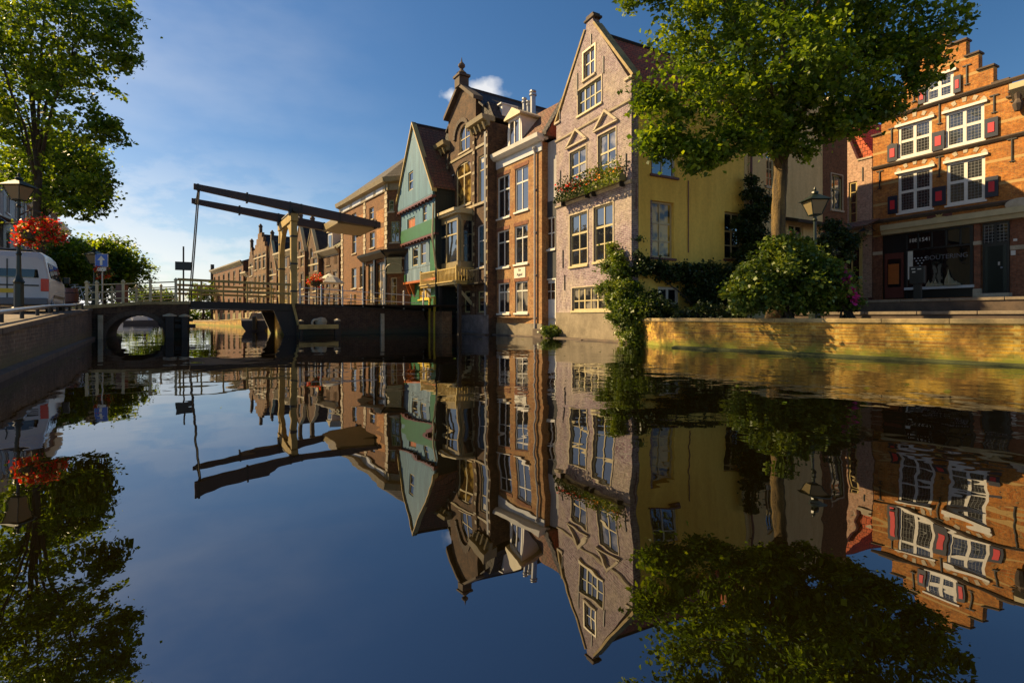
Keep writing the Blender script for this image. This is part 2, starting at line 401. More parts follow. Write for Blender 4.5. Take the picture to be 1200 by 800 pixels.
class House:
    def __init__(s, face, name, label, cat='house', group=None):
        s.f = face; s.root = face.root(name, label, cat, group); s.mx = None; s.open = []
        s.base = face.mat()
    def use(s, face):
        s.f = face; s.mx = s.base.inverted() @ face.mat(); s.open = []
    def b(s, mb, name, mat, parent=None, **kw): return mb.build(name, mat, parent or s.root, mx=s.mx, **kw)
    def rect(s, pl, pr, yt, yb, off=0):
        f = s.f; pc = (pl+pr)/2
        u0, u1 = f.u(pl, off), f.u(pr, off); 
        return u0, u1, f.z(pc, yb, off), f.z(pc, yt, off)
    def win(s, pl, pr, yt, yb, vs=(.5,), hs=(.66,), fm='white', gm='glass', fw=.07, bw=.05, rev=.10, sill='stone', name='window',
            arch=0, surround=None, uz=None, cut=True, y=0, lintel=None):
        u0, u1, z0, z1 = uz or s.rect(pl, pr, yt, yb)
        if arch:
            n = 8; za = z1 - arch*(u1-u0)/2
            top = [((u0+u1)/2 + (u1-u0)/2*math.cos(math.pi*i/n), za + (z1-za)*math.sin(math.pi*i/n)) for i in range(n+1)]
            poly = [(u0, z0), (u1, z0)] + top
        else: poly = [(u0, z0), (u1, z0), (u1, z1), (u0, z1)]
        if cut: s.open.append((poly, rev))
        mb = MB(); y0, y1 = y+rev-.05, y+rev+.02
        if not cut: y0, y1 = y-.03, y+.03
        frame(mb, u0+.002, u1-.002, z0+.002, (z1-.002) , y0, y1, fw, vs, hs, bw)
        if arch:                                        # spandrel fillets keep the arch shape
            for sgn in (0, 1):
                pts = [(u1 if sgn == 0 else u0, z1+.02)] + (top[:5] if sgn == 0 else top[4:][::-1])
                mb2 = [(p[0], p[1]) for p in pts]
                mb.extr_y(mb2, y0-.02, y1+.003)
        fr = s.b(mb, name, M[fm])
        p = MB().box(u0+.01, u1-.01, y1-.035, y1-.02, z0+.01, z1-.01)
        s.b(p, 'pane', M[gm], fr)
        if sill: s.b(MB().box(u0-.07, u1+.07, y-.07, y+rev+.01, z0-.09, z0-.002), 'sill', M[sill], fr, bevel=.008)
        if surround:
            w = surround[1]; sm = MB()
            sm.box(u0-w, u0-.001, y-.025, y+.02, z0-.001, z1+w); sm.box(u1+.001, u1+w, y-.025, y+.02, z0-.001, z1+w)
            sm.box(u0-.001, u1+.001, y-.025, y+.02, z1+.001, z1+w)
            s.b(sm, 'window_surround', M[surround[0]], fr)
        if lintel: s.b(MB().box(u0-.05, u1+.05, y-.02, y+.02, z1+.002, z1+.18), 'lintel', M[lintel], fr)
        return fr
    def wall(s, poly, mat, name='wall', y=0, th=.3, depth=None, body=None):
        mb = MB(); polys = [[Vector((u, z, 0)) for u, z in poly]] + [[Vector((u, z, 0)) for u, z in p] for p, r in s.open]
        flat = [v for p in polys for v in p]
        tri = tessellate_polygon(polys)
        mb.add([(v.x, y, v.y) for v in flat], tri)
        n = len(poly)
        for i in range(n):
            (a, c), (b2, d) = poly[i], poly[(i+1) % n]
            mb.add([(a, y, c), (b2, y, d), (b2, y+th, d), (a, y+th, c)], [(0, 1, 2, 3)])
        for p, r in s.open:
            for i in range(len(p)):
                (a, c), (b2, d) = p[i], p[(i+1) % len(p)]
                mb.add([(a, y, c), (b2, y, d), (b2, y+r+.02, d), (a, y+r+.02, c)], [(0, 1, 2, 3)])
        if body:                                        # (polygon of the house behind, its depth)
            bp, dp = body; n = len(bp)
            mb.add([(u, y+th, z) for u, z in poly], [list(range(len(poly)))])
            for i in range(n):
                (a, c), (b2, d) = bp[i], bp[(i+1) % n]
                mb.add([(a, y+th, c), (b2, y+th, d), (b2, dp, d), (a, dp, c)], [(0, 1, 2, 3)])
            mb.add([(u, dp, z) for u, z in bp], [list(range(n))])
        else: mb.add([(u, y+th, z) for u, z in poly], [list(range(len(poly)))])
        s.open = []
        return s.b(mb, name, M[mat] if isinstance(mat, str) else mat)
    def gable_roof(s, u0, u1, ze, zr, y0, y1, mat, over=.12, th=.12, um=None):
        um = (u0+u1)/2 if um is None else um
        sl = (zr-ze)/(um-u0); sr = (zr-ze)/(u1-um)
        mb = MB()
        mb.extr_y([(u0-over, ze-over*sl+.03), (um, zr+.03), (um, zr+.03+th), (u0-over, ze-over*sl+.03+th)], y0, y1)
        mb.extr_y([(um+.002, zr+.03), (u1+over, ze-over*sr+.03), (u1+over, ze-over*sr+.03+th), (um+.002, zr+.03+th)], y0, y1)
        r = s.b(mb, 'roof', M[mat])
        s.b(MB().tube((um, y0, zr+.05+th), (um, y1, zr+.05+th), .09, n=8), 'ridge_tiles', M['roof_dark'], r)
        return r
    def mould(s, u0, u1, z, mat, name='cornice', y=0, h=.12, p=.08, **kw):
        return s.b(MB().extr_u([(y, z), (y-p*.5, z), (y-p, z+h*.5), (y-p, z+h), (y, z+h)], u0, u1), name, M[mat], **kw)
    def anchor(s, px, y0, y1):
        u = s.f.u(px); s.b(MB().box(u-.02, u+.02, -.035, -.002, s.f.z(px, y1), s.f.z(px, y0)), 'wall_anchor', M['iron'])
    def pipe(s, px, y0, y1, off=-.1, r=.045, mat='lead'):
        u = s.f.u(px); z0, z1 = s.f.z(px, y1), s.f.z(px, y0)
        mb = MB().tube((u, off, z0), (u, off, z1), r)
        k = z0+.5
        while k < z1: mb.box(u-r-.02, u+r+.02, off-.02, -.001, k, k+.04); k += 2
        mb.lathe([(r, 0), (r*2.4, .16), (r*2.4, .22)], (u, off, z1-.02), 8)
        s.b(mb, 'drainpipe', M[mat])

# ------------------------------------------------------------------ foliage
def leaves_mesh(name, cen, size, mat, parent=None, seed=0, up=.35, jit=.35, asp=.75):
    g = np.random.default_rng(seed); n = len(cen)
    nrm = g.normal(size=(n, 3)); nrm[:, 2] = np.abs(nrm[:, 2]) + up
    nrm /= np.linalg.norm(nrm, axis=1)[:, None]
    t = g.normal(size=(n, 3)); t[:, 2] -= .8; t -= (t*nrm).sum(1)[:, None]*nrm; t /= np.linalg.norm(t, axis=1)[:, None]
    b = np.cross(nrm, t); sz = size*(1+jit*g.normal(size=n)).clip(.45, 1.9); sz = sz[:, None]
    a = cen - t*sz*.5; c = cen + t*sz*.5; fold = nrm*sz*.10
    l = cen + b*sz*asp*.5 + fold - t*sz*.08; r = cen - b*sz*asp*.5 + fold - t*sz*.08
    v = np.stack([a, l, c, r], 1).reshape(-1, 3)
    me = bpy.data.meshes.new(name)
    me.vertices.add(4*n); me.vertices.foreach_set('co', v.astype(np.float32).ravel())
    me.loops.add(4*n); me.loops.foreach_set('vertex_index', np.arange(4*n, dtype=np.int32))
    me.polygons.add(n); me.polygons.foreach_set('loop_start', np.arange(0, 4*n, 4, dtype=np.int32))
    me.update(); me.validate(); me.materials.append(mat)
    o = bpy.data.objects.new(name, me); COL.objects.link(o)
    if parent is not None: o.parent = parent
    return o
def clumps(lobes, ncl, per, cr, seed, flat=.7, shell=.35):
    """lobes [(centre, radius or (rx,ry,rz))] -> clump centres on and in them -> leaf positions"""
    g = np.random.default_rng(seed); cs = []
    vol = np.array([np.prod(r)**(2/3) if isinstance(r, tuple) else r*r for c, r in lobes]); vol = vol/vol.sum()
    for (c, r), w in zip(lobes, vol):
        k = max(2, int(ncl*w)); d = g.normal(size=(k, 3)); d /= np.linalg.norm(d, axis=1)[:, None]
        rad = (shell + (1-shell)*g.random(k)**.6)[:, None]
        rr = np.array(r if isinstance(r, tuple) else (r, r, r*.85))
        cs.append(np.array(c)[None] + d*rad*rr[None])
    cs = np.concatenate(cs); k = len(cs)
    q = g.normal(size=(k, per, 3))*cr*(.45+.6*g.random((k, 1, 1))); q[:, :, 2] *= flat
    return cs, (cs[:, None] + q).reshape(-1, 3)
def tree(name, label, base, lobes, ncl, per, cr, leaf, mat, bark, trunk_r, fork, seed, group=None, up=.35, limbs=9, lean=(0, 0), sprays=6):
    root = empty(name, base, 0, label, 'tree', group)
    bx = Vector(base); L2 = [(tuple(Vector(c)-bx), r) for c, r in lobes]
    gg = random.Random(seed+99); extra = []                # ragged outline: sprays that stick out of the crown
    for c, r in L2:
        rx = r[0] if isinstance(r, tuple) else r
        for _ in range(sprays):
            d = Vector((gg.gauss(0, 1), gg.gauss(0, 1), gg.gauss(0, .8)-.15)).normalized(); p = Vector(c)+d*rx*gg.uniform(.95, 1.32); q_ = gg.uniform(.10, .22)
            extra.append((tuple(p), (rx*q_, rx*q_, rx*q_*.7)))
    cs0, pts0 = clumps(extra, int(ncl*.34), per*2//3, cr*.62, seed+5) if sprays else (None, np.zeros((0, 3)))
    cs, pts = clumps(L2, ncl, per, cr, seed, shell=.5); pts = np.concatenate([pts, pts0])
    leaves_mesh('crown', pts, leaf, M[mat], root, seed, up)
    g = random.Random(seed); mb = MB(); fh = fork
    tp = [Vector((lean[0]*t+ .05*math.sin(3*t+seed), lean[1]*t, fh*t)) for t in (0, .04, .15, .4, .7, 1)]
    tr = [(tp[0]*(1-i/24)+tp[-1]*(i/24)) + Vector((.03*math.sin(i*.45+seed), .02*math.cos(i*.6), 0)) for i in range(25)]
    mb.path(tr, [trunk_r*(1.0+.45*math.exp(-i/2.2)-.2*i/24+.05*g.random()) for i in range(25)], 20)
    mb.v = [(x+trunk_r*.10*math.sin(9*math.atan2(y-.5*lean[1], x-.5*lean[0])+z*1.5)*g.uniform(.3, 1), y+trunk_r*.10*g.uniform(-1, 1), z) for x, y, z in mb.v]
    tp = [tr[0], tr[5], tr[10], tr[15], tr[20], tr[24]]
    mb.build('trunk', M[bark], root, smooth=True)
    lm = MB(); order = sorted(range(len(L2)), key=lambda i: -((L2[i][1][0] if isinstance(L2[i][1], tuple) else L2[i][1])))[:limbs]
    for i in order:
        c = Vector(L2[i][0]); s0 = tp[-1] + Vector((0, 0, -fh*.25*g.random())); m1 = s0.lerp(c, .35) + Vector((0, 0, .12*(c-s0).length)); 
        r0 = trunk_r*.45
        lm.path([s0, m1, s0.lerp(c, .7)+Vector((0, 0, .05)), c], [r0, r0*.7, r0*.42, r0*.15], 7)
        for j in range(6):
            e = Vector(cs[g.randrange(len(cs))])
            if (e-c).length < 3.2: lm.path([s0.lerp(c, .6+.3*g.random()), c.lerp(e, .5)+Vector((0, 0, .15)), e], [r0*.25, r0*.15, .01], 5)
    lm.build('limbs', M[bark], root, smooth=True)
    return root

# ================================================================== THE SETTING
def ground_mat(name, c1, c2, mortar, bw, rh, wet=None):
    m, nt, b, out = newmat(name)
    tc = nt.nodes.new('ShaderNodeTexCoord'); ob = tc.outputs['Object']
    t = nt.nodes.new('ShaderNodeTexBrick'); t.inputs['Scale'].default_value = 1
    t.inputs['Brick Width'].default_value = bw; t.inputs['Row Height'].default_value = rh; t.inputs['Mortar Size'].default_value = .01
    t.inputs['Color1'].default_value = (*c1, 1); t.inputs['Color2'].default_value = (*c2, 1); t.inputs['Mortar'].default_value = (*mortar, 1)
    L(nt, ob, t.inputs['Vector'])
    n = noise_n(nt, ob, .9, 6, .65)
    col = mixc(nt, .7, t.outputs['Color'], ramp(nt, n, [(.3, .45), (.65, 1.15)]), 'MULTIPLY')
    L(nt, col, b.inputs['Base Color']); b.inputs['Roughness'].default_value = .85
    bump(nt, t.outputs['Fac'], .4, -.01, b); return m
M['street'] = ground_mat('street_clinkers', (.13, .085, .06), (.18, .13, .09), (.09, .075, .06), .2, .1)
M['bed'] = ground_mat('canal_bed', (.05, .045, .03), (.06, .05, .035), (.04, .035, .03), 2, 1)

def sheet(name, pts, mat, kind='structure'):
    mb = MB().add(pts, [list(range(len(pts)))]); return tag(mb.build(name, mat), kind=kind)
sheet('ground', [(-1500, -1500, -1.8), (1500, -1500, -1.8), (1500, 1500, -1.8), (-1500, 1500, -1.8)], M['bed'])

def water_material():
    m, nt, b, out = newmat('canal_water')
    nt.nodes.remove(b)
    tc = nt.nodes.new('ShaderNodeTexCoord'); ob = tc.outputs['Object']
    n1 = noise_n(nt, ob, .55, 2, .45); n2 = noise_n(nt, ob, 2.6, 2, .5); n3 = noise_n(nt, ob, .12, 2, .5)
    sx = nt.nodes.new('ShaderNodeSeparateXYZ'); L(nt, ob, sx.inputs[0])
    side = nt.nodes.new('ShaderNodeMapRange'); side.inputs[1].default_value = -2; side.inputs[2].default_value = 7; side.inputs[3].default_value = .25; side.inputs[4].default_value = 1.6; L(nt, sx.outputs[0], side.inputs[0])   # the breeze reaches the right-hand side
    mod = math_n(nt, 'MULTIPLY', ramp(nt, n3, [(.40, .15), (.60, 1.0)]), side.outputs[0])
    h = math_n(nt, 'ADD', math_n(nt, 'MULTIPLY', n1, math_n(nt, 'ADD', side.outputs[0], .35)), math_n(nt, 'MULTIPLY', math_n(nt, 'MULTIPLY', n2, .34), mod))
    bp = nt.nodes.new('ShaderNodeBump'); bp.inputs['Strength'].default_value = .5; bp.inputs['Distance'].default_value = WATER_BUMP
    L(nt, h, bp.inputs['Height'])
    gl = nt.nodes.new('ShaderNodeBsdfGlossy'); gl.inputs['Roughness'].default_value = .0; gl.inputs['Color'].default_value = (.93, .95, 1, 1)
    df = nt.nodes.new('ShaderNodeBsdfDiffuse'); n4 = noise_n(nt, ob, .3, 4, .6)
    L(nt, mixc(nt, n4, (.0022, .0016, .0003), (.004, .0028, .0004)), df.inputs[0])
    L(nt, bp.outputs[0], gl.inputs['Normal'])
    fr = nt.nodes.new('ShaderNodeFresnel'); fr.inputs['IOR'].default_value = WATER_IOR; L(nt, bp.outputs[0], fr.inputs['Normal'])
    mx = nt.nodes.new('ShaderNodeMixShader'); L(nt, fr.outputs[0], mx.inputs[0]); L(nt, df.outputs[0], mx.inputs[1]); L(nt, gl.outputs[0], mx.inputs[2])
    L(nt, mx.outputs[0], out.inputs[0]); return m
WATER_BUMP = .046; WATER_IOR = 3.0
sheet('water', [(-1400, -1400, 0), (1400, -1400, 0), (1400, 1400, 0), (-1400, 1400, 0)], water_material())

def bank(name, edge, outer, mat, wall_mat=None):
    n = len(edge); mb = MB()
    mb.add([*edge, *outer], [(i, i+1, n+i+1, n+i) for i in range(n-1)])
    return tag(mb.build(name, mat), kind='structure')
LE = [(-4, -60, .6), (-4, 2.6, .62), (-7.6, 7.6, .735), (-12.0, 13.72, 1.0), (-17.4, 21.2, 1.25), (-20.6, 25.9, 1.4), (-23, 30, 1.3), (-38, 50, .9), (-70, 78, .7), (-150, 110, .7), (-1400, 300, .7)]
LO = [(-1400, -60 if i == 0 else -50+30*i, z) for i, (x, y, z) in enumerate(LE)]
LO[-1] = (-1400, 301, .7)
bank('left_street', LE, LO, M['street'])
def ql(t): return (4.9-.59*t, 15.4+.81*t)        # right quay line, t metres (negative = towards the camera)
RE = [(60, -60, .86), (*ql(-24), .86), (*ql(-7.6), .86), (4.9, 15.4, .86), (4.45, 18.6, .86), (2.3, 22.9, .86), (-.4, 25.6, .9), (-3.2, 30.5, 1.2), (-4.4, 31.0, 1.33), (-11.3, 27.0, 1.6), (-14.2, 31.2, 1.55),
      (-17.3, 38.8, 1.1), (-34.8, 59.3, .5), (-50.7, 78, .5), (-82, 104, .5), (-150, 140, .5), (-1400, 420, .5)]
RO = [(1400, -60+40*i, z) for i, (x, y, z) in enumerate(RE)]
RO[-1] = (-1400, 1400, .5); RO[-2] = (-300, 1400, .5); RO[-3] = (200, 1400, .5); RO[-4] = (600, 1400, .5)
bank('right_street', RE, RO, M['street'])

def quay(name, label, pts, mat, cop, th=.45, group=None, proud=.035, rail=None):
    """wall along pts (x,y,top) with the land on the left-hand side of the direction of travel"""
    o = Vector((pts[0][0], pts[0][1], 0)); root = empty(name, o, 0, label, 'quay wall', group)
    mb = MB(); cb = MB(); n = len(pts); offs = []
    for i in range(n):
        a = Vector(pts[max(i-1, 0)][:2]); b = Vector(pts[min(i+1, n-1)][:2]); d = (b-a).normalized(); offs.append(Vector((-d.y, d.x)))
    for i in range(n-1):
        (x0, y0, z0), (x1, y1, z1) = pts[i], pts[i+1]; n0, n1 = offs[i]*th, offs[i+1]*th; p0, p1 = offs[i]*-proud, offs[i+1]*-proud
        x0 -= o.x; x1 -= o.x; y0 -= o.y; y1 -= o.y
        mb.add([(x0, y0, -1.7), (x1, y1, -1.7), (x1+n1.x, y1+n1.y, -1.7), (x0+n0.x, y0+n0.y, -1.7), (x0, y0, z0-.09), (x1, y1, z1-.09), (x1+n1.x, y1+n1.y, z1-.09), (x0+n0.x, y0+n0.y, z0-.09)],
               [(0, 1, 5, 4), (2, 3, 7, 6), (4, 5, 6, 7)])
        L_ = math.hypot(x1-x0, y1-y0); k = max(1, int(L_/1.1))
        for j in range(k):
            t0 = j/k+.0004; t1 = (j+1)/k-.0004; dz = rnd.uniform(-.002, .002)
            q = lambda t, w: (x0+(x1-x0)*t+(n0.x if w else p0.x)*(1), y0+(y1-y0)*t+(n0.y if w else p0.y)*1)
            za, zb_ = z0+(z1-z0)*t0+dz+.012, z0+(z1-z0)*t1+dz+.012
            a, b, c, d = q(t0, 0), q(t1, 0), q(t1, 1), q(t0, 1)
            cb.add([(*a, za-.1), (*b, zb_-.1), (*c, zb_-.1), (*d, za-.1), (*a, za), (*b, zb_), (*c, zb_), (*d, za)],
                   [(0, 3, 2, 1), (4, 5, 6, 7), (0, 1, 5, 4), (1, 2, 6, 5), (2, 3, 7, 6), (3, 0, 4, 7)])
    mb.build('wall', M[mat], root); cb.build('coping', M[cop], root, bevel=.012)
    return root
# right quay: water on the left of travel away from the camera -> walk towards the camera instead
qr = quay('quay_wall', 'low mossy golden brick quay wall with pale coping below the bush, at the right', [(4.32, 18.2, .87), (4.9, 15.4, .87), (*ql(-3), .87), (*ql(-7.6), .87), (*ql(-12), .87), (*ql(-24), .87)], 'quay', 'coping')
fm = MB()
for a, b in ((0, -7.6), (-7.6, -24)):                  # footing ledge with algae just above the water
    (x0, y0), (x1, y1) = ql(a), ql(b); nx, ny = -.81*.16, -.59*.16
    fm.prism([(x0-4.32, y0-18.2, -.3), (x0+nx-4.32, y0+ny-18.2, -.3), (x0+nx-4.32, y0+ny-18.2, .03), (x0-4.32, y0-18.2, .06)], (x1-x0, y1-y0, 0))
fm.build('footing', M['algae'], qr)
quay('quay_wall', 'low sunlit golden quay wall far beyond the lifting span of the bridge', [(-82, 104, .5), (-50.7, 78, .5), (-34.8, 59.3, .5), (-17.3, 38.8, 1.1), (-14.6, 32.0, 1.5)], 'quay', 'coping')
ql_ = quay('quay_wall', 'dark old brick quay wall with a low tube rail under the van and lamp post', [LE[0], LE[1], LE[2], LE[3], (-17.4, 21.2, 1.25)][::-1][::-1], 'quay_dark', 'dark_stone')

# ledge at the foot of the left wall, and its low tube rail
def seg_along(pts, step):
    out = []
    for (a, b) in zip(pts[:-1], pts[1:]):
        a, b = Vector(a), Vector(b); n = max(1, int((b-a).length/step))
        out += [a.lerp(b, i/n) for i in range(n)]
    return out + [Vector(pts[-1])]
lm = MB(); o = Vector((-4, -60, 0))
for (a, b) in zip(LE[1:4], [LE[2], LE[3], (-17.4, 21.2, 1.25)]):
    A, B = Vector((a[0], a[1], 0))-o, Vector((b[0], b[1], 0))-o
    d = (B-A).normalized(); n = Vector((d.y, -d.x, 0))*.12
    lm.prism([A+Vector((0, 0, -.4)), A+n+Vector((0, 0, -.4)), A+n+Vector((0, 0, .10)), A+Vector((0, 0, .13))], B-A)
lm.build('footing', M['dark_stone'], ql_)
rr = empty('tube_rail', (-7.6, 7.6, .735), 0, 'low pale tube rail on short posts along the edge of the left quay', 'railing')
base = Vector((-7.6, 7.6, .735)); inn = Vector((-.24, -.17, 0))
pts = [Vector(p)+inn+Vector((0, 0, .2)) for p in [(-5.8, 5.1, .68), LE[2], (-9.8, 10.66, .87), LE[3], (-14.7, 17.46, 1.12), (-16.9, 20.6, 1.24)]]
MB().path([p-base for p in pts], .045, 8).build('rail', M['steel'], rr, smooth=True)
for p in seg_along(pts, 1.5): MB().tube(p-base-Vector((0, 0, .2)), p-base, .035).build('post', M['iron'], rr)

# ================================================================== THE DRAWBRIDGE
BF = Face(107, 507, 1511, 107, 25)
bu = BF.u
B = House(BF, 'drawbridge', 'old drawbridge with a low brick arch, timber portal and two dark balance beams', 'bridge')
DB = 4.8
def hole_slab(poly, holes, y0, y1):
    mb = MB(); polys = [[Vector((u, z, 0)) for u, z in p] for p in [poly]+holes]; flat = [v for p in polys for v in p]; tri = tessellate_polygon(polys)
    mb.add([(v.x, y0, v.y) for v in flat], tri); mb.add([(v.x, y1, v.y) for v in flat], tri)
    for p in [poly]+holes:
        for i in range(len(p)):
            (a, c), (b, d) = p[i], p[(i+1) % len(p)]
            mb.add([(a, y0, c), (b, y0, d), (b, y1, d), (a, y1, c)], [(0, 1, 2, 3)])
    return mb
ua, ub = bu(124), bu(193.5); um, uw = (ua+ub)/2, (ub-ua)/2
arc = [(um+uw*math.cos(math.pi*i/16), .02+0.98*math.sin(math.pi*i/16)) for i in range(17)]
hole = [(ua, -1.6), (ub, -1.6)] + arc
topz = lambda u: 1.36 + .30*min(1, max(0, u/bu(219))) if u < bu(219) else 1.66
u9 = bu(222)
poly = [(-.55, -1.7), (u9, -1.7), (u9, 1.50), (bu(165), 1.46), (bu(107), 1.28), (-.55, 1.22)]
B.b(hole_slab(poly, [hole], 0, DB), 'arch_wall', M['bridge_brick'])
vo = MB()
for i in range(16):
    a0, a1 = math.pi*(i+.04)/16, math.pi*(i+.96)/16
    P = lambda a, r: (um+(uw+r)*math.cos(a),   .02+(.98+r)*math.sin(a))
    p = [P(a0, .0), P(a1, .0), P(a1, .2), P(a0, .2)]
    vo.extr_y(p, -.03, .015)
B.b(vo, 'arch_ring', M['dark_stone'])
prof = [(-.55, 1.22), (bu(107), 1.28), (bu(165), 1.46), (u9+.02, 1.50)]
for yy in ((-.06, .34), (DB-.34, DB+.06)):
    co = MB()
    for (p, q) in zip(prof[:-1], prof[1:]):
        co.prism([(p[0]+.004, yy[0], p[1]+.002), (p[0]+.004, yy[1], p[1]+.002), (p[0]+.004, yy[1], p[1]+.15), (p[0]+.004, yy[0], p[1]+.15)], (q[0]-p[0]-.008, 0, q[1]-p[1]))
    B.b(co, 'coping', M['coping'], bevel=.01)
B.b(MB().add([(-.55, .35, 1.30), (bu(165), .35, 1.55), (u9, .35, 1.60), (u9, DB-.35, 1.60), (bu(165), DB-.35, 1.55), (-.55, DB-.35, 1.30)], [(0, 1, 4, 5), (1, 2, 3, 4)]), 'roadway', M['street'])
# pale pilasters at the water
B.b(MB().box(bu(115), bu(121), -.16, -.001, -.4, 1.0).box(bu(445.5), bu(449.5), -.16, -.001, -.4, 1.12), 'pilaster', M['stone'], bevel=.01)
# pier, fenders
pm = MB().box(bu(194), bu(204), -.5, -.05, -1.0, .95).box(bu(212.5), bu(220), -.5, -.05, -1.0, .93)
B.b(pm, 'fender_post', M['darkwood'], bevel=.02)
B.b(MB().lathe([(.26, 0), (.26, .05), (.05, .13)], ((bu(194)+bu(204))/2, -.27, .955), 4).lathe([(.22, 0), (.22, .05), (.05, .12)], ((bu(212.5)+bu(220))/2, -.27, .935), 4), 'post_cap', M['stone'])
B.b(MB().box(bu(205), bu(229), -.36, -.2, .42, .6).box(bu(205), bu(226), -.36, -.2, .72, .80), 'fender_beam', M['darkwood'])
# lifting span
d0, d1 = u9+.04, bu(346)
B.b(MB().extr_y([(d0, 1.36), (d1, 1.30), (d1, 1.56), (d0, 1.62)], .12, DB-.12), 'deck', M['beam'])
gm = MB()
for y in (.0, DB-.12): gm.extr_y([(d0, 1.33), (d1, 1.25), (d1, 1.60), (d0, 1.66)], y, y+.115)
B.b(gm, 'girder', M['darkwood'])
# right abutment with raking struts
a0, a1 = bu(347), bu(498)
B.b(MB().extr_y([(a0+.05, -1.7), (a1+.35, -1.7), (a1+.35, .1), (a1-.1, 1.22), (bu(440), 1.36), (a0-.0, 1.52), (a0-.0, 1.2)], .0, DB), 'abutment', M['bridge_brick'])  # slanted right end follows a shadow's edge: shade put into the shape
for P_, Q_ in (([(a0, -.04, 1.53), (a0, .3, 1.53), (a0, .3, 1.62), (a0, -.04, 1.62)], (bu(440)-a0-.01, 0, -.165)), ([(bu(440), -.04, 1.365), (bu(440), .3, 1.365), (bu(440), .3, 1.45), (bu(440), -.04, 1.45)], (a1-bu(440)-.1, 0, -.14))):
    B.b(MB().prism(P_, Q_), 'coping', M['darkwood'])
B.b(MB().add([(a0, .3, 1.56), (bu(440), .3, 1.40), (a1, .3, 1.27), (a1, DB, 1.27), (bu(440), DB, 1.40), (a0, DB, 1.56)], [(0, 1, 4, 5), (1, 2, 3, 4)]), 'roadway', M['street'])
for y in (.05, DB-.3):
    B.b(MB().extr_y([(bu(321), 1.26), (a0+.05, 1.24), (a0+.05, -.5), (bu(339), -.5)], y, y+.22), 'strut', M['darkwood'])
B.b(MB().extr_y([(bu(341.5), 1.6), (bu(344.5), 1.6), (bu(350.5), .55), (bu(348), .5)], -.10, -.01), 'stay', M['timber'])
# channel side of the abutment; golden brick stands for its sunlit face
B.b(MB().box(a0-.35, a0+.04, .9, DB+2.2, -.8, 1.22), 'channel_wall', M['quay'])
# landing stage of the fender at the right
B.b(MB().box(bu(346.5), bu(350.5), -1.0, -.8, -1, .70).box(bu(386.5), bu(393), -1.05, -.80, -1, .72), 'fender_post', M['darkwood'], bevel=.02)
B.b(MB().box(bu(345), bu(390), -1.15, -1.06, .33, .55), 'fender_beam', M['timber'], bevel=.01)
B.b(MB().lathe([(.17, 0), (.17, .05), (.04, .12)], ((bu(385.5)+bu(394))/2, -.92, .725), 4).lathe([(.13, 0), (.13, .04), (.03, .09)], ((bu(346.5)+bu(350.5))/2, -.9, .705), 4), 'post_cap', M['stone'])
B.b(MB().ring((bu(367), -.6, .62), .18, .06, 'Y', 18, 8).lathe([(.02, 0), (.26, .1), (.3, .28), (.22, .45), (.04, .5)], (bu(374), -.45, .42), 12), 'mooring_gear', M['stone'])
# portal
pu = (bu(341)+bu(349.5))/2; pw = .15
ZP = 6.15
for y in (.25, 3.75):
    B.b(MB().box(pu-pw, pu+pw, y-.15, y+.15, 1.45, ZP-.35), 'portal_post', M['timber'], bevel=.02)
pb = MB().box(pu-pw-.03, pu+pw+.03, -.0, 4.0, ZP-.34, ZP+.05)
B.b(pb, 'portal_head', M['timber'], bevel=.02)
br = MB(); n = 8
for s_, y0 in ((1, .405), (-1, 3.595)):                    # curved knees that make the arch
    pts = [(y0, ZP-.35), (y0, ZP-2.1)] + [(y0+s_*(1.5*(1-math.cos(math.pi/2*i/n))), ZP-2.1+1.75*math.sin(math.pi/2*i/n)) for i in range(1, n+1)]
    br.prism([(pu-.11, a, b) for a, b in pts], (.22, 0, 0))
B.b(br, 'portal_brace', M['timber'])
# balance beams
uL, uR = bu(227), bu(447)
zb = lambda u: 7.02 + (6.10-7.02)*(u-uL)/(uR-uL)
for y in (.25, 3.75):
    pts = []
    for t, h in ((0, .32), (.03, .34), (.5, .62), (.8, .60), (1, .42)):
        pts.append((uL+(uR-uL)*t, h))
    poly = [(u, zb(u)-h*.45) for u, h in pts] + [(u, zb(u)+h*.3) for u, h in pts[::-1]]
    B.b(MB().extr_y(poly, y-.15, y+.15), 'balance_beam', M['beam'], bevel=.015)
c0, c1 = bu(398), bu(445)
B.b(MB().extr_y([(c0, zb(c0)-.36), (c1, zb(c1)-.22), (c1, zb(c1)+.10), (c0, zb(c0)+.06)], .42, 3.58), 'counterweight', M['tan'], bevel=.02)
B.b(MB().tube((pu, -.25, ZP+.2), (pu, 4.25, ZP+.2), .12), 'axle', M['iron'])
for y in (.25, 3.75):
    B.b(MB().tube((bu(234), y, zb(bu(234))-.1), (bu(223.5), y-.15 if y < 1 else y+.15, 1.6), .028, n=6), 'lifting_chain', M['iron'])
B.b(MB().tube((bu(233), .25, 6.85), (bu(233), 3.75, 6.85), .05), 'tie_rod', M['iron'])
for y in (.25, 3.75):                                    # straps and bolted plates
    for t in (.02, .25, .47, .53, .75, .97):
        u = uL+(uR-uL)*t; hh = .36 if t < .1 else .62
        B.b(MB().box(u-.04, u+.04, y-.165, y+.165, zb(u)-hh*.47, zb(u)+hh*.32), 'iron_strap', M['iron'])
    for zz in (2.2, 3.6, 5.0):
        B.b(MB().box(pu-pw-.012, pu+pw+.012, y-.162, y+.162, zz, zz+.09), 'iron_strap', M['iron'])
    B.b(MB().box(pu-.24, pu+.24, y-.17, y+.17, ZP-.02, ZP+.33), 'pivot_plate', M['iron'], bevel=.02)
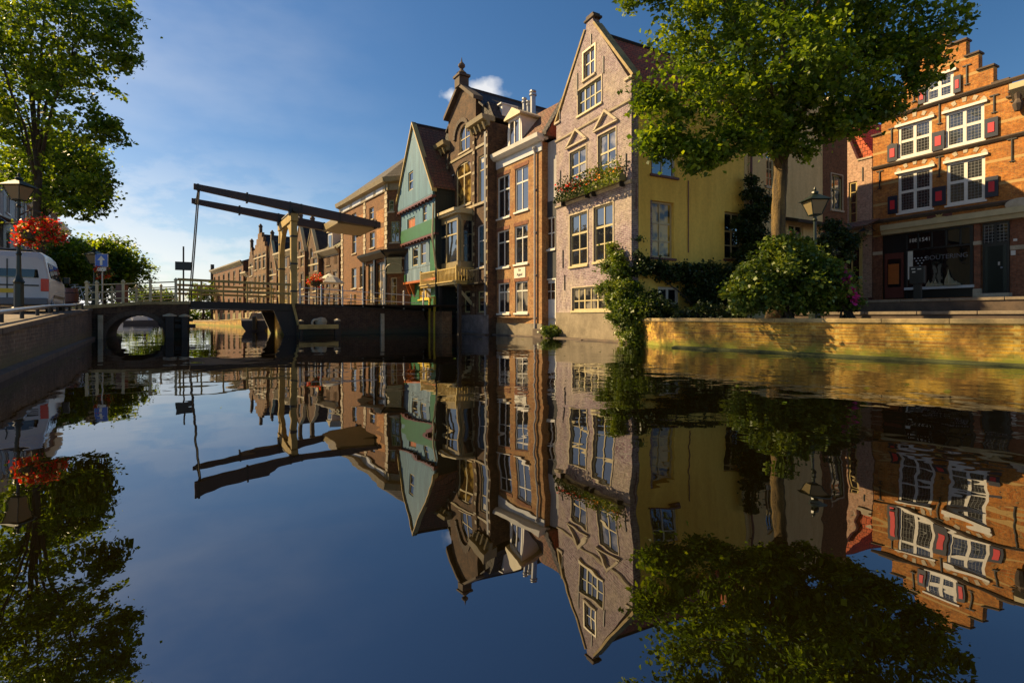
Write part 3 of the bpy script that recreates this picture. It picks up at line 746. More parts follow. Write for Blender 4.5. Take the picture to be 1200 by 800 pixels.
# railings of the masonry part
def railing(us, zf, y, mat, name, r=.035, hs=(.3, .6, .92), knob=True, step=None):
    mb = MB()
    for h in hs: 
        for a, b in zip(us[:-1], us[1:]): mb.tube((a, y, zf(a)+h), (b, y, zf(b)+h), r*.62, n=6)
    rl = B.b(mb, 'rail', M[mat])
    for u in us:
        p = MB().box(u-r, u+r, y-r, y+r, zf(u)-.02, zf(u)+.95)
        if knob: p.lathe([(r*.9, 0), (r*1.7, .05), (r*1.2, .1), (.01, .16)], (u, y, zf(u)+.95), 8)
        B.b(p, 'rail_post', M[mat])
zl = lambda u: 1.36+.28*min(1, max(0, u/bu(219)))
railing([bu(x) for x in (101, 113, 144, 176, 206)], zl, .14, 'whitewood', 'rail', .05)
railing([bu(x) for x in (118, 133, 152, 172, 186, 207)], zl, DB-.14, 'whitewood', 'rail', .045)
for y in (.06, DB-.06):                                  # timber rails of the lifting span
    mb = MB(); x0, x1 = bu(208), bu(341)
    for h in (.52, .98): mb.extr_y([(x0, 1.60+h), (x1, 1.52+h), (x1, 1.64+h), (x0, 1.72+h)], y-.035, y+.035)
    B.b(mb, 'span_rail', M['timber'], bevel=.006)
    for x in (211, 236, 262, 290, 318, 338):
        u = bu(x); B.b(MB().box(u-.035, u+.035, y+.036, y+.10, 1.5, 2.62), 'rail_post', M['timber'])
zr = lambda u: 1.60-.30*(u-a0)/(a1-a0)
railing([bu(x) for x in (352, 377, 402, 426, 450, 474, 497)], zr, .12, 'lightgrey', 'rail', .035, hs=(.42, .85))
railing([bu(x) for x in (352, 385, 412, 440, 470)], zr, DB-.1, 'lightgrey', 'rail', .03, hs=(.42, .85), knob=False)

# board on a pole on the bridge
p = at(215, 352, 24.2); r = empty('signboard', p, .5, 'black signboard on a thin pole beside the hanging chains of the drawbridge', 'sign')
MB().tube((0, 0, -.05), (0, 0, 2.55), .035).build('pole', M['iron'], r)
MB().box(-.33, .33, -.07, -.036, 1.42, 1.82).build('board', M['black'], r, bevel=.01)

# ================================================================== STREET LAMPS
def lamp_proto(name, label, loc, H, sc_=1.0, arm=False, group=None, hang=False):
    r = empty(name, loc, 0, label, 'street lamp', group)
    k = sc_
    prof = [(.17, 0), (.17, .12), (.125, .16), (.12, .75), (.145, .80), (.10, .88), (.065, 1.0), (.055, 1.5), (.075, 1.54), (.052, 1.6), (.042, H-.95), (.07, H-.9), (.045, H-.85), (.05, H-.75)]
    MB().lathe([(a*k, b) for a, b in prof], n=12).build('post', M['darkgreen'], r, smooth=False)
    if arm: MB().tube((-.35, 0, H-1.35), (.35, 0, H-1.35), .02).build('ladder_arm', M['darkgreen'], r)
    lantern(r, 0, 0, H-.75, k)
    return r
def lantern(r, x, y, z, k):
    w0, w1, h = .13*k, .26*k, .42*k
    g = MB(); a = [(-w0, -w0), (w0, -w0), (w0, w0), (-w0, w0)]; c = [(-w1, -w1), (w1, -w1), (w1, w1), (-w1, w1)]
    g.add([(x+i*.95, y+j*.95, z+.02) for i, j in a]+[(x+i*.95, y+j*.95, z+h) for i, j in c], [(0, 1, 5, 4), (1, 2, 6, 5), (2, 3, 7, 6), (3, 0, 4, 7)])
    g.build('lantern_glass', M['lampglass'], r)
    fm = MB()
    for (i, j), (p, q) in zip(a, c): fm.tube((x+i, y+j, z), (x+p, y+q, z+h), .014*k, n=6)
    for ring_, zz in ((a, z), (c, z+h)):
        for m in range(4): fm.tube((x+ring_[m][0], y+ring_[m][1], zz), (x+ring_[(m+1) % 4][0], y+ring_[(m+1) % 4][1], zz), .016*k, n=6)
    fm.build('lantern_frame', M['darkgreen'], r)
    rf = MB(); e = w1+.07*k
    rf.add([(x-e, y-e, z+h+.01), (x+e, y-e, z+h+.01), (x+e, y+e, z+h+.01), (x-e, y+e, z+h+.01), (x-.07*k, y-.07*k, z+h+.2*k), (x+.07*k, y-.07*k, z+h+.2*k), (x+.07*k, y+.07*k, z+h+.2*k), (x-.07*k, y+.07*k, z+h+.2*k)],
           [(0, 3, 2, 1), (0, 1, 5, 4), (1, 2, 6, 5), (2, 3, 7, 6), (3, 0, 4, 7), (4, 5, 6, 7)])
    rf.lathe([(.07*k, 0), (.10*k, .03*k), (.09*k, .08*k), (.03*k, .11*k), (.045*k, .15*k), (.01, .23*k)], (x, y, z+h+.2*k), 8)
    rf.build('lantern_roof', M['darkgreen'], r)
lampL = lamp_proto('street_lamp', 'tall dark street lamp with a red flower basket, in front of the white van', at(22, 366, 13.5), 3.70, .86, True)
lampR = lamp_proto('street_lamp', 'dark street lamp standing behind the round bush by the big tree', (at(955, 372, 15.4).x, 15.4, .87), 3.86, 1.0)
lampB = lamp_proto('street_lamp', 'small street lamp beside the blue arrow sign at the left end of the bridge', at(111, 352, 23.2)+Vector((0, 0, -.25)), 2.65, .95)

def flowers(root, name, c, rx, rz, n, mat, size, seed, ry=None):
    g = np.random.default_rng(seed); d = g.normal(size=(n, 3)); d /= np.linalg.norm(d, axis=1)[:, None]
    rr = (.55+.5*g.random(n))[:, None]; return leaves_mesh(name, np.array(c)+d*rr*np.array((rx, ry or rx, rz)), size, M[mat], root, seed, .5, .3, 1.0)
def basket(loc, label, rx, rz, seed, n=1):
    r = empty('flower_basket', loc, 0, label, 'hanging basket', 'red flower baskets on the lamp posts')
    MB().lathe([(.05, -rz*.9), (rx*.5, -rz*.7), (rx*.6, -rz*.1)], n=14).build('basket', M['darkwood'], r)
    g = np.random.default_rng(seed); k = max(9, int(26*n)); d = g.normal(size=(k, 3)); d /= np.linalg.norm(d, axis=1)[:, None]
    hub = d*np.array((rx*.85, rx*.55, rz*.75))*(.5+.5*g.random((k, 1)))       # separate bunches, some trailing
    hub[:k//4, 2] -= rz*.55
    def around(m, s_): return (hub[:, None]+g.normal(size=(k, m, 3))*s_).reshape(-1, 3)
    leaves_mesh('foliage', np.concatenate([around(26, .10), g.normal(size=(260, 3))*np.array((rx*.5, rx*.35, rz*.4))]), .07, M['leaf_bush'], r, seed, .4)
    leaves_mesh('blossoms', around(44, .075)+np.array((0, -.02, .03)), .062, M['petal_red'], r, seed+1, .4, asp=1.0)
    leaves_mesh('paler_blossoms', around(7, .09)+np.array((0, -.03, .03)), .06, M['petal_mix'], r, seed+2, .4, asp=1.0)
    return r
basket(at(48, 271, 13.5), 'large trailing red flower basket hung from the tall lamp post above the white van', .70, .34, 3, 1.5)
MB().path([(0, 0, 2.55), (.35, 0, 2.72), (.62, 0, 2.62)], .018, 6).build('basket_arm', M['iron'], lampL)
basket(at(121, 318, 23.2), 'small red flower basket under the blue arrow sign', .40, .26, 9, .6)

# blue one-way sign
r = empty('traffic_sign', at(124, 352, 23.0)+Vector((-.15, 0, -.25)), 0, 'blue square sign with a white upward arrow beside the small street lamp', 'sign')
MB().tube((0, 0, 0), (0, 0, 2.35), .03).build('pole', M['steel'], r)
MB().box(-.29, .29, -.06, -.04, 1.75, 2.33).build('sign_edge', M['white'], r)
MB().box(-.275, .275, -.066, -.0605, 1.765, 2.315).build('sign_face', M['bluesign'], r)
MB().extr_y([(-.055, 1.83), (.055, 1.83), (.055, 2.05), (.17, 2.05), (0, 2.25), (-.17, 2.05), (-.055, 2.05)], -.074, -.0665).build('arrow', M['white'], r)
MB().box(-.2, .2, -.06, -.04, 1.56, 1.72).build('plate', M['white'], r)

# ================================================================== VAN, BICYCLES, BOAT, BINS
def wheel(parent, x, y, z, R_, w):
    t = MB().ring((x, y, z), R_-.07, .075, 'X', 24, 8).build('wheel', M['rubber'], parent)
    MB().tube((x-w/2, y, z), (x+w/2, y, z), R_*.62, n=16).tube((x-w/2-.02, y, z), (x+w/2+.02, y, z), R_*.2, n=10).build('rim', M['steel'], t)
def make_van(loc, rz):
    r = empty('parked_van', loc, rz, 'white parked van seen from behind, on the quay behind the tall lamp post', 'van')
    W = .88; mb = MB()                                    # y forward, x sideways; rings of a loft from the tail to the nose
    def ringp(y, zb, zt, w, wt, zs):
        return [(-w*.96, y, zb), (-w, y, zb+.15), (-w, y, zs), (-wt, y, zt-.09), (-wt+.12, y, zt), (wt-.12, y, zt), (wt, y, zt-.09), (w, y, zs), (w, y, zb+.15), (w*.96, y, zb)]
    st = [(0, .32, 1.62, .86, .74, 1.0), (.05, .28, 1.78, W, .76, 1.03), (.5, .26, 1.82, W, .77, 1.03), (1.6, .26, 1.83, W, .77, 1.03), (2.5, .26, 1.80, W, .76, 1.03), (2.95, .26, 1.62, W, .74, 1.03), (3.4, .26, 1.18, W, .82, 1.02), (3.9, .28, 1.04, .85, .78, .9), (4.2, .34, .82, .78, .70, .7)]
    vs = []
    for s_ in st: vs += ringp(*s_)
    fs = [(i*10+j, i*10+(j+1) % 10, (i+1)*10+(j+1) % 10, (i+1)*10+j) for i in range(len(st)-1) for j in range(10)] + [list(range(10)), [(len(st)-1)*10+j for j in range(10)]]
    mb.add(vs, fs); mb.build('body', M['vanwhite'], r, bevel=.03, smooth=False)
    MB().add([(-.66, -.012, 1.06), (.66, -.012, 1.06), (.60, .012, 1.50), (-.60, .012, 1.50)], [(0, 1, 2, 3)]).box(-.66, .66, -.02, -.013, 1.04, 1.06).build('rear_window', M['glass_shop'], r)
    MB().box(-.012, .012, -.016, .0, .45, 1.55).build('door_seam', M['black'], r)
    MB().box(-.66, .66, -.018, -.006, .80, .84).build('door_trim', M['black'], r)
    MB().box(-.86, .86, -.10, .12, .26, .46).build('bumper', M['lead'], r, bevel=.03)
    MB().box(-.25, .25, -.03, -.01, .60, .72).build('number_plate', M['yellowp'], r)
    for sx in (-1, 1):
        MB().box(sx*.70, sx*.872, -.03, .05, .66, 1.02).build('tail_light', M['taillight'], r, bevel=.015)
        m = MB()
        for (ya, yb_) in ((.35, 1.15), (1.25, 2.05), (2.12, 2.85)):
            q = lambda z: (W-(z-1.03)*(.12/.70))+.012
            za, zt_ = 1.06, 1.52
            yb2 = yb_-.35 if yb_ > 2.5 else yb_
            m.add([(sx*q(za), ya, za), (sx*q(za), yb_, za), (sx*q(zt_), yb2, zt_), (sx*q(zt_), ya+.04, zt_)], [(0, 1, 2, 3)])
        m.build('side_window', M['glass_shop'], r)
        MB().box(sx*.885, sx*.90, .9, 3.3, .50, .58).build('side_moulding', M['black'], r)
        MB().box(sx*.90, sx*1.08, 2.75, 2.9, 1.02, 1.24).build('mirror', M['black'], r, bevel=.03)
        for y in (.75, 3.35): wheel(r, sx*.80, y, .31, .31, .18)
    MB().box(-.5, .5, .2, 2.3, 1.84, 1.87).build('roof_bar', M['lead'], r)
    return r
vd = math.atan2(.81, -.58)-math.pi/2
make_van(Vector((-14.15, 14.35, 1.0)), vd)

def make_bike(loc, rz, label, mat='iron'):
    r = empty('bicycle', loc, rz, label, 'bicycle', 'bicycles parked along the street')
    for x in (-.52, .52):
        MB().ring((x, 0, .34), .32, .02, 'Y', 20, 5).build('wheel', M['rubber'], r)
    m = MB(); A, Bv, C, D_ = (-.52, 0, .34), (-.08, 0, .30), (-.22, 0, .82), (.38, 0, .85)
    for p, q in ((A, Bv), (A, C), (Bv, C), (Bv, D_), (C, D_), (D_, (.52, 0, .34)), (D_, (.34, 0, 1.02))): m.tube(p, q, .018, n=6)
    m.build('frame', M[mat], r)
    MB().lathe([(.03, 0), (.09, .03), (.07, .07)], (-.24, 0, .86), 8).build('saddle', M['black'], r)
    MB().tube((.34, -.27, 1.04), (.34, .27, 1.04), .016, n=6).build('handlebar', M['steel'], r)
    return r
bk = make_bike(at(92, 358, 23.0), .9, 'pale bicycle leaning by the left end of the bridge, next to the brown bin', 'lightgrey')
copy_tree(bk, None, at(101, 358, 23.8), .4, 'bicycle behind the first white post of the bridge railing')
copy_tree(bk, None, at(78, 358, 24.8), 1.2, 'bicycle between the van and the brown bin')

r = empty('litter_bin', at(83, 360, 22.0), 0, 'round brown barrel standing on the quay between the van and the bridge', 'bin')
MB().lathe([(.22, 0), (.27, .25), (.27, .55), (.23, .82)], n=16).build('barrel', M['maroon'], r)
MB().ring((0, 0, .22), .26, .018, 'Z').ring((0, 0, .62), .262, .018, 'Z').build('hoop', M['iron'], r)
r = empty('litter_bin', at(143, 352, 24.6)+Vector((0, 0, -.1)), 0, 'narrow brown cabinet standing behind the railing on the bridge, beside the arch', 'bin')
MB().box(-.2, .2, -.15, .15, 0, .85).build('cabinet', M['maroon'], r, bevel=.02); MB().box(-.23, .23, -.18, .18, .851, .9).build('lid', M['black'], r)

# motor boat moored under the lifting span
r = empty('motor_boat', (at(299, 388, 34).x, 34, 0), .25, 'dark motor boat with a wrapped cover moored behind the lifting span', 'boat')
hull = MB(); vs = []
for y, w, zk in ((0, .82, -.2), (1.2, .92, -.25), (2.8, .85, -.2), (3.8, .45, -.05), (4.2, .05, .15)):
    vs += [(-w*.55, y, zk), (-w, y, .35), (-w*1.03, y, .78), (-w*.86, y, .78), (w*.86, y, .78), (w*1.03, y, .78), (w, y, .35), (w*.55, y, zk)]
hull.add(vs, [(i*8+j, i*8+(j+1) % 8, (i+1)*8+(j+1) % 8, (i+1)*8+j) for i in range(4) for j in range(8)] + [list(range(8))])
hull.build('hull', M['navy'], r)
MB().add([(-.84, -.01, .70), (.84, -.01, .70), (.84, -.01, .79), (-.84, -.01, .79)], [(0, 1, 2, 3)]).box(-.86, -.80, -.02, 3.2, .785, .83).box(.80, .86, -.02, 3.2, .785, .83).build('gunwale', M['white'], r)
MB().prism([(-.66, 1.2, .8), (-.5, 1.2, 1.2), (.5, 1.2, 1.2), (.66, 1.2, .8)], (0, .12, 0)).build('windscreen', M['glass_curt'], r)
MB().lathe([(.72, 0), (.64, .2), (.36, .42), (.04, .5)], (0, 2.2, .79), 14).build('cover', M['lead'], r)
MB().box(-.13, .13, -.3, -.02, .1, .98).build('outboard_motor', M['black'], r, bevel=.04)

# ================================================================== HOUSES ON THE RIGHT BANK
def text(body, size, loc, mat, parent, name='lettering', mx=None, rot=(math.pi/2, 0, 0), ext=.006):
    cu = bpy.data.curves.new(name, 'FONT'); cu.body = body; cu.size = size; cu.extrude = ext; cu.align_x = 'CENTER'; cu.align_y = 'CENTER'
    o = bpy.data.objects.new('tmp', cu); COL.objects.link(o); bpy.context.view_layer.update()
    me = bpy.data.meshes.new_from_object(o.evaluated_get(bpy.context.evaluated_depsgraph_get()))
    bpy.data.objects.remove(o)
    me.name = name; o = bpy.data.objects.new(name, me); COL.objects.link(o); me.materials.clear(); me.materials.append(M[mat]); o.parent = parent
    m = Matrix.Translation(loc) @ Matrix.Rotation(rot[0], 4, 'X'); me.transform((mx @ m) if mx is not None else m)
    return o

# ---- 1. purple brick gable house with the ochre side wall
f = Face(652, 740, 290, 740, 29.5); W = f.W
h = House(f, 'gabled_house', 'tall pale purple brick gable house with flower boxes and an ochre side wall')
ze, zp = 9.55, 12.55; um = f.u(691)
h.win(684, 697, 58, 90, vs=(.5,), hs=(.55,), fm='cream', surround=('cream', .08), name='attic_window', gm='glass')
h.win(677.5, 705, 98, 128, vs=((.27, .09), (.70, .09), (.485, .03)), hs=(.5,), fm='olive', surround=('stone', .06), name='attic_window', sill='cream')
for x0, x1, y0, y1 in ((668, 687, 175, 214), (701, 722, 154.5, 205)):
    h.win(x0, x1, y0, y1, vs=(.5,), hs=((.55, .07), .27), fm='cream', surround=('stone', .05), gm='glass_curt', sill='cream')
for x0, x1, y0, y1 in ((668, 688.5, 250, 311), (696, 718.5, 240, 305.5)):
    h.win(x0, x1, y0, y1, vs=(.5,), hs=((.62, .08), .31), fm='cream', surround=('stone', .06), gm='glass', sill='cream')
h.win(670.7, 719, 335.5, 363.5, vs=((.3, .08), (.62, .08), .15, .46, .8), hs=(.42,), fm='cream', surround=('stone', .05), gm='glass_curt', sill='cream', name='basement_window')
poly = [(0, -1.7), (W, -1.7), (W, ze), (W-.18, ze+.02), (um+.28, zp), (um+.2, zp+.28), (um-.2, zp+.28), (um-.28, zp), (.18, ze+.02), (0, ze)]
h.wall(poly, 'purple', th=.32, body=([(0, -1.7), (W-.03, -1.7), (W-.03, ze-.3), (um, zp-.35), (0, ze-.3)], 1.0))
h.b(MB().box(-.012, W+.012, -.03, -.001, -1.7, 1.12), 'plinth', M['plinth'])
h.b(MB().box(-.2, W+.25, -.38, -.03, -1.7, .06).box(.5, 2.6, -.5, -.38, -1.7, .03), 'footing', M['dark_stone'], bevel=.03)
for zz in (8.63, 5.72): h.b(MB().extr_u([(-.005, zz), (-.06, zz+.03), (-.08, zz+.10), (-.005, zz+.12)], -.02, W+.02), 'string_course', M['stone'])
cp = MB()
for (a, b) in (((-.06, ze-.05), (um-.26, zp)), ((W+.06, ze-.05), (um+.26, zp))):
    d = Vector((b[0]-a[0], 0, b[1]-a[1])).normalized(); nn = Vector((-d.z, 0, d.x)); nn = nn if nn.z > 0 else -nn
    A, B_ = Vector((a[0], 0, a[1])), Vector((b[0], 0, b[1]))
    cp.prism([A+Vector((0, -.05, 0)), A+Vector((0, -.05, 0))+nn*.10, A+Vector((0, .36, 0))+nn*.10, A+Vector((0, .36, 0))], B_-A)
h.b(cp, 'gable_coping', M['coping'])
h.b(MB().box(um-.34, um+.34, -.06, .38, zp+.285, zp+.38).box(um-.24, um+.24, -.02, .34, zp+.38, zp+.5), 'gable_cap', M['dark_stone'], bevel=.02)
h.b(MB().box(-.1, .34, -.07, .3, ze-.1, ze-.005).box(W-.34, W+.1, -.07, .3, ze-.1, ze-.005), 'kneeler', M['stone'], bevel=.015)
for (x0, x1, yb0, yb1, xa, ya) in ((664.5, 689, 174, 161, 674.5, 155.5), (697, 725, 154.5, 139, 709, 136.5)):
    u0, u1 = f.u(x0), f.u(x1); zb0 = f.z((x0+x1)/2, (yb0+yb1)/2); za = zb0+.62; uc = (u0+u1)/2
    pm = MB()
    for a, b in (((u0, zb0), (uc, za)), ((u1, zb0), (uc, za))):
        pm.extr_y([a, b, (b[0], b[1]-.12), (a[0]+(.14 if a[0] < b[0] else -.14), a[1])], -.12, -.002)
    pm.box(u0, u1, -.10, -.003, zb0-.07, zb0-.001)
    h.b(pm, 'pediment', M['stone'])
for a in ((657, 200, 222), (660, 293, 314), (662, 322, 340), (677, 86, 112), (693, 40, 57), (707.5, 66, 86), (734, 180, 200), (656.5, 120, 140)): h.anchor(*a)
# ochre side wall, same house
g = Face(740, 872, 1761, 740, 29.5); h.use(g); GW = g.W
h.win(763, 793, 168, 206, vs=(.5,), hs=(.6,), fm='lightgrey', gm='glass', sill='maroon', rev=.16)
h.win(762, 790, 236, 302, vs=(.48,), hs=((.62, .07), .3), fm='cream', gm='glass_reflect', sill='maroon', rev=.18)
h.win(849, 871.5, 249, 304, vs=(.5,), hs=((.6, .07), .3), fm='cream', gm='glass', sill='maroon', rev=.18)
h.win(771, 796, 336, 374, vs=((.5, .10),), hs=(.48,), fm='white', gm='glass', sill=None, rev=.12, name='garden_door', fw=.10)
h.wall([(.33, -1.0), (GW, -1.0), (GW, ze-.15), (.33, ze-.15)], 'ochre_wall', name='side_wall', th=.25)
for px, y0, y1, mm in ((806, 212, 296, 'maroon'), (745, 215, 245, 'maroon')):
    u = g.u(px); h.b(MB().tube((u, -.03, g.z(px, y1)), (u, -.03, g.z(px, y0)), .018, n=6), 'cable', M[mm])
h.f = f; h.mx = None
h.gable_roof(0, W, ze-.15, zp-.30, .34, GW+.0, 'roof_red', um=um, over=.14)
h.b(MB().extr_y([(0, ze-.3), (W, ze-.3), (um, zp-.35)], GW-.25, GW-.02), 'rear_gable', M['ochre_wall'])
purple_face = f

# ---- flower boxes on it
def flower_box(x0, x1, ytop, ybot, label, seed):
    u0, u1 = f.u(x0, -.2), f.u(x1, -.2); z = f.z((x0+x1)/2, ybot, -.2); L_ = u1-u0
    r = empty('flower_box', f.mat() @ Vector(((u0+u1)/2, -.23, z)), math.atan2(f.d.y, f.d.x), label, 'flower box', 'flower boxes on the purple brick house')
    MB().box(-L_/2, L_/2, -.16, .16, 0, .22).build('box', M['olive'], r, bevel=.01)
    MB().box(-L_/2+.1, -L_/2+.15, -.02, .2, -.2, 0).box(L_/2-.15, L_/2-.1, -.02, .2, -.2, 0).build('bracket', M['iron'], r)
    g_ = np.random.default_rng(seed); k = int(620*L_)
    c = np.stack([g_.uniform(-L_/2-.1, L_/2+.1, k), g_.normal(-.06, .13, k), .12+.75*g_.random(k)**1.2*(.5+.6*np.sin(np.linspace(0, 9, k))**2)], 1)
    k2 = int(k*.25); c[:k2, 2] = g_.uniform(-.12, .2, k2); c[:k2, 1] = -.24
    leaves_mesh('foliage', c, .095, M['leaf_dark' if seed == 21 else 'leaf_bush'], r, seed, .5)
    k = int(38*L_)
    c = np.stack([g_.uniform(-L_/2, L_/2, k), g_.normal(-.12, .12, k), .15+.5*g_.random(k)], 1)
    leaves_mesh('blossoms', c, .085, M['petal_red' if seed == 21 else 'petal_mix'], r, seed+1, .5, asp=1.0)
flower_box(657, 689, 212, 231, 'left flower box under the second floor windows of the purple brick house', 21)
flower_box(692, 730, 200, 218, 'right, larger flower box under the second floor windows of the purple brick house', 22)

# ---- 2. narrow recessed house with the white door
f = Face(636.2, 655, 190, 640, 22.55); W = f.W
h = House(f, 'narrow_house', 'narrow charcoal and grey house set back between the orange brick and the purple brick house')
h.win(640, 650.5, 254, 292, vs=(.5,), hs=(.5,), fm='white', gm='glass', sill='white', y=0)
h.open.append(([(f.u(639.3), .42), (f.u(651), .42), (f.u(651), f.z(645, 328)), (f.u(639.3), f.z(645, 328))], .10))
h.wall([(0, -1.5), (W, -1.5), (W, f.z(645, 236)), (0, f.z(645, 236))], 'charcoal', th=.2, depth=4, body=([(0, -1.5), (W, -1.5), (W, 8.1), (0, 8.1)], 4))
u0, u1 = f.u(639.3), f.u(651); zt = f.z(645, 328); d = MB().box(u0+.01, u1-.01, .06, .10, .43, zt-.01)
dr = h.b(d, 'door', M['lightgrey'])
h.b(MB().box(u0+.1, u1-.1, .045, .058, 1.75, zt-.15), 'pane', M['glass'], dr)
h.b(MB().box((u0+u1)/2-.015, (u0+u1)/2+.015, .035, .044, 1.75, zt-.15).box(u0+.1, u1-.1, .036, .043, 2.1, 2.13), 'glazing_bar', M['white'], dr)
h.b(MB().box(u0-.05, u0, -.02, .09, .42, zt+.06).box(u1, u1+.05, -.02, .09, .42, zt+.06).box(u0, u1, -.02, .09, zt, zt+.06), 'door_frame', M['white'], dr)
h.b(MB().box(u0-.3, u1+.3, -.55, -.02, -1.5, .38), 'doorstep', M['dark_stone'], bevel=.02)
z1, z2 = f.z(645, 236)+.01, f.z(640, 168)
h.b(MB().box(.30, W, .03, .5, z1+.005, z2), 'upper_wall', M['brownplaster'])
h.b(MB().box(0, W, .02, .62, z1-.12, z1), 'ledge', M['lead'])

# ---- 3. orange brick house with the white cornice
f = Face(574, 635, 190, 600, 21); W = f.W
h = House(f, 'brick_house', 'orange brick canal house with white sash windows, white cornice, dormer and chimney pipes')
for x0, x1, y0, y1 in ((583, 597.3, 205.5, 255), (603.5, 619, 195.5, 247)):
    h.win(x0, x1, y0, y1, vs=(.5,), hs=((.66, .07),), fm='white', gm='glass', sill='white', lintel='red_brick')
for x0, x1, y0, y1 in ((582.5, 596.8, 270, 313), (603, 618.4, 264, 309)):
    h.win(x0, x1, y0, y1, vs=(.55,), hs=((.68, .07),), fm='white', gm='glass', sill='white', lintel='red_brick')
for x0, x1, y0, y1 in ((583.5, 597, 331.5, 367), (603.5, 618.4, 329.5, 366.5)):
    h.win(x0, x1, y0, y1, vs=(.5,), hs=((.7, .07),), fm='white', gm='glass_curt', sill='white', lintel='red_brick')
zt = f.z(604, 180)
h.wall([(0, -1.5), (W, -1.5), (W, zt), (0, zt)], 'tan_brick', th=.3, body=([(0, -1.5), (W, -1.5), (W, zt), (0, zt)], 7))
h.b(MB().box(-.01, W+.01, -.05, -.002, -1.5, .62), 'plinth', M['plinth'])
h.b(MB().box(-.3, W+.3, -.3, -.05, -1.5, .05), 'footing', M['dark_stone'], bevel=.03)
h.b(MB().extr_u([(-.002, zt-.42), (-.05, zt-.42), (-.07, zt-.02), (-.002, zt-.02)], -.04, W+.04), 'frieze', M['lightgrey'])
h.b(MB().extr_u([(-.001, zt-.018), (-.22, zt-.018), (-.38, zt+.12), (-.42, zt+.30), (.25, zt+.30), (.25, zt+.1), (-.001, zt+.1)], -.18, W+.16), 'cornice', M['white'])
h.pipe(574.5, 197, 385, r=.05); h.pipe(628.5, 178, 385, off=-.09, r=.05, mat='brownplaster')
h.b(MB().box(f.u(603), f.u(616), -.03, -.002, f.z(609, 325.6), f.z(609, 313.5)), 'plaque', M['canvas'])
uc = (f.u(603)+f.u(616))/2; zc = f.z(609, 319.5)
text('De', .17, (uc, -.032, zc+.13), 'iron', h.root); text('Appel', .2, (uc, -.032, zc-.09), 'iron', h.root)
# hipped roof, dormer, party gable, chimneys
zr = zt+2.5
h.b(MB().add([(-.1, -.1, zt+.31), (W+.1, -.1, zt+.31), (W+.1, 7, zt+.31), (-.1, 7, zt+.31), (.6, 1.7, zr), (W-.1, 1.7, zr), (W-.1, 6, zr), (.6, 6, zr)],
      [(0, 1, 5, 4), (1, 2, 6, 5), (2, 3, 7, 6), (3, 0, 4, 7), (4, 5, 6, 7)]), 'roof', M['roof_brown'])
pg = [(W+.02, -.02, zt+.2), (W+.02, 1.75, zr+.55), (W+.02, 2.3, zr+.55), (W+.02, 6.9, zt+.2)]
h.b(MB().prism(pg, (.32, 0, 0)), 'party_gable', M['red_brick'])
cpm = MB(); A, B_ = Vector((W-.02, -.05, zt+.22)), Vector((W-.02, 1.75, zr+.57))
for i in range(9): 
    t = i/9; p = A.lerp(B_, t); q = A.lerp(B_, (i+.85)/9); cpm.prism([p, p+Vector((.4, 0, 0)), p+Vector((.4, 0, .13)), p+Vector((0, 0, .13))], q-p)
h.b(cpm, 'gable_coping', M['roof_dark'])
ud0, ud1 = f.u(594), f.u(607.5); zd0 = zt+.31; zd1 = f.z(600, 142, .25)
dm = MB().box(ud0, ud0+.1, .1, .2, zd0, zd1).box(ud1-.1, ud1, .1, .2, zd0, zd1).box(ud0+.1, ud1-.1, .1, .2, zd1-.12, zd1).box(ud0+.1, ud1-.1, .1, .2, zd0, zd0+.1).box(ud0, ud0+.06, .2, 1.8, zd0, zd1).box(ud1-.06, ud1, .2, 1.8, zd0, zd1)
dm.extr_y([(ud0-.3, zd0), (ud0-.002, zd0), (ud0-.002, zd1-.1), (ud0-.1, zd1-.5), (ud0-.12, zd0+.4)], .12, .18).extr_y([(ud1+.3, zd0), (ud1+.002, zd0), (ud1+.002, zd1-.1), (ud1+.1, zd1-.5), (ud1+.12, zd0+.4)], .12, .18)
dq = h.b(dm, 'dormer', M['white'])
h.b(MB().box(ud0+.1, ud1-.1, .15, .17, zd0+.1, zd1-.12), 'pane', M['glass'], dq)
h.b(MB().box((ud0+ud1)/2-.03, (ud0+ud1)/2+.03, .11, .148, zd0+.1, zd1-.12), 'glazing_bar', M['white'], dq)
h.b(MB().extr_y([(ud0-.2, zd1+.002), (ud1+.2, zd1+.002), (ud1+.2, zd1+.09), ((ud0+ud1)/2, zd1+.50), (ud0-.2, zd1+.09)], -.05, 1.8), 'dormer_roof', M['cream'], dq)
for px, py, r_, y in ((614.5, 117, .11, 1.7), (619, 120, .09, 1.8), (624.5, 108.5, .15, 1.9)):
    u = f.u(px, y); zz = f.z(px, py, y)
    h.b(MB().lathe([(r_, 0), (r_, zz-zr-.2), (r_*1.35, zz-zr-.18), (r_*1.35, zz-zr-.08), (r_*.9, zz-zr-.05), (r_*1.25, zz-zr+.02), (r_*1.2, zz-zr+.08)], (u, y, zr), 12), 'chimney_pipe', M['steel'])

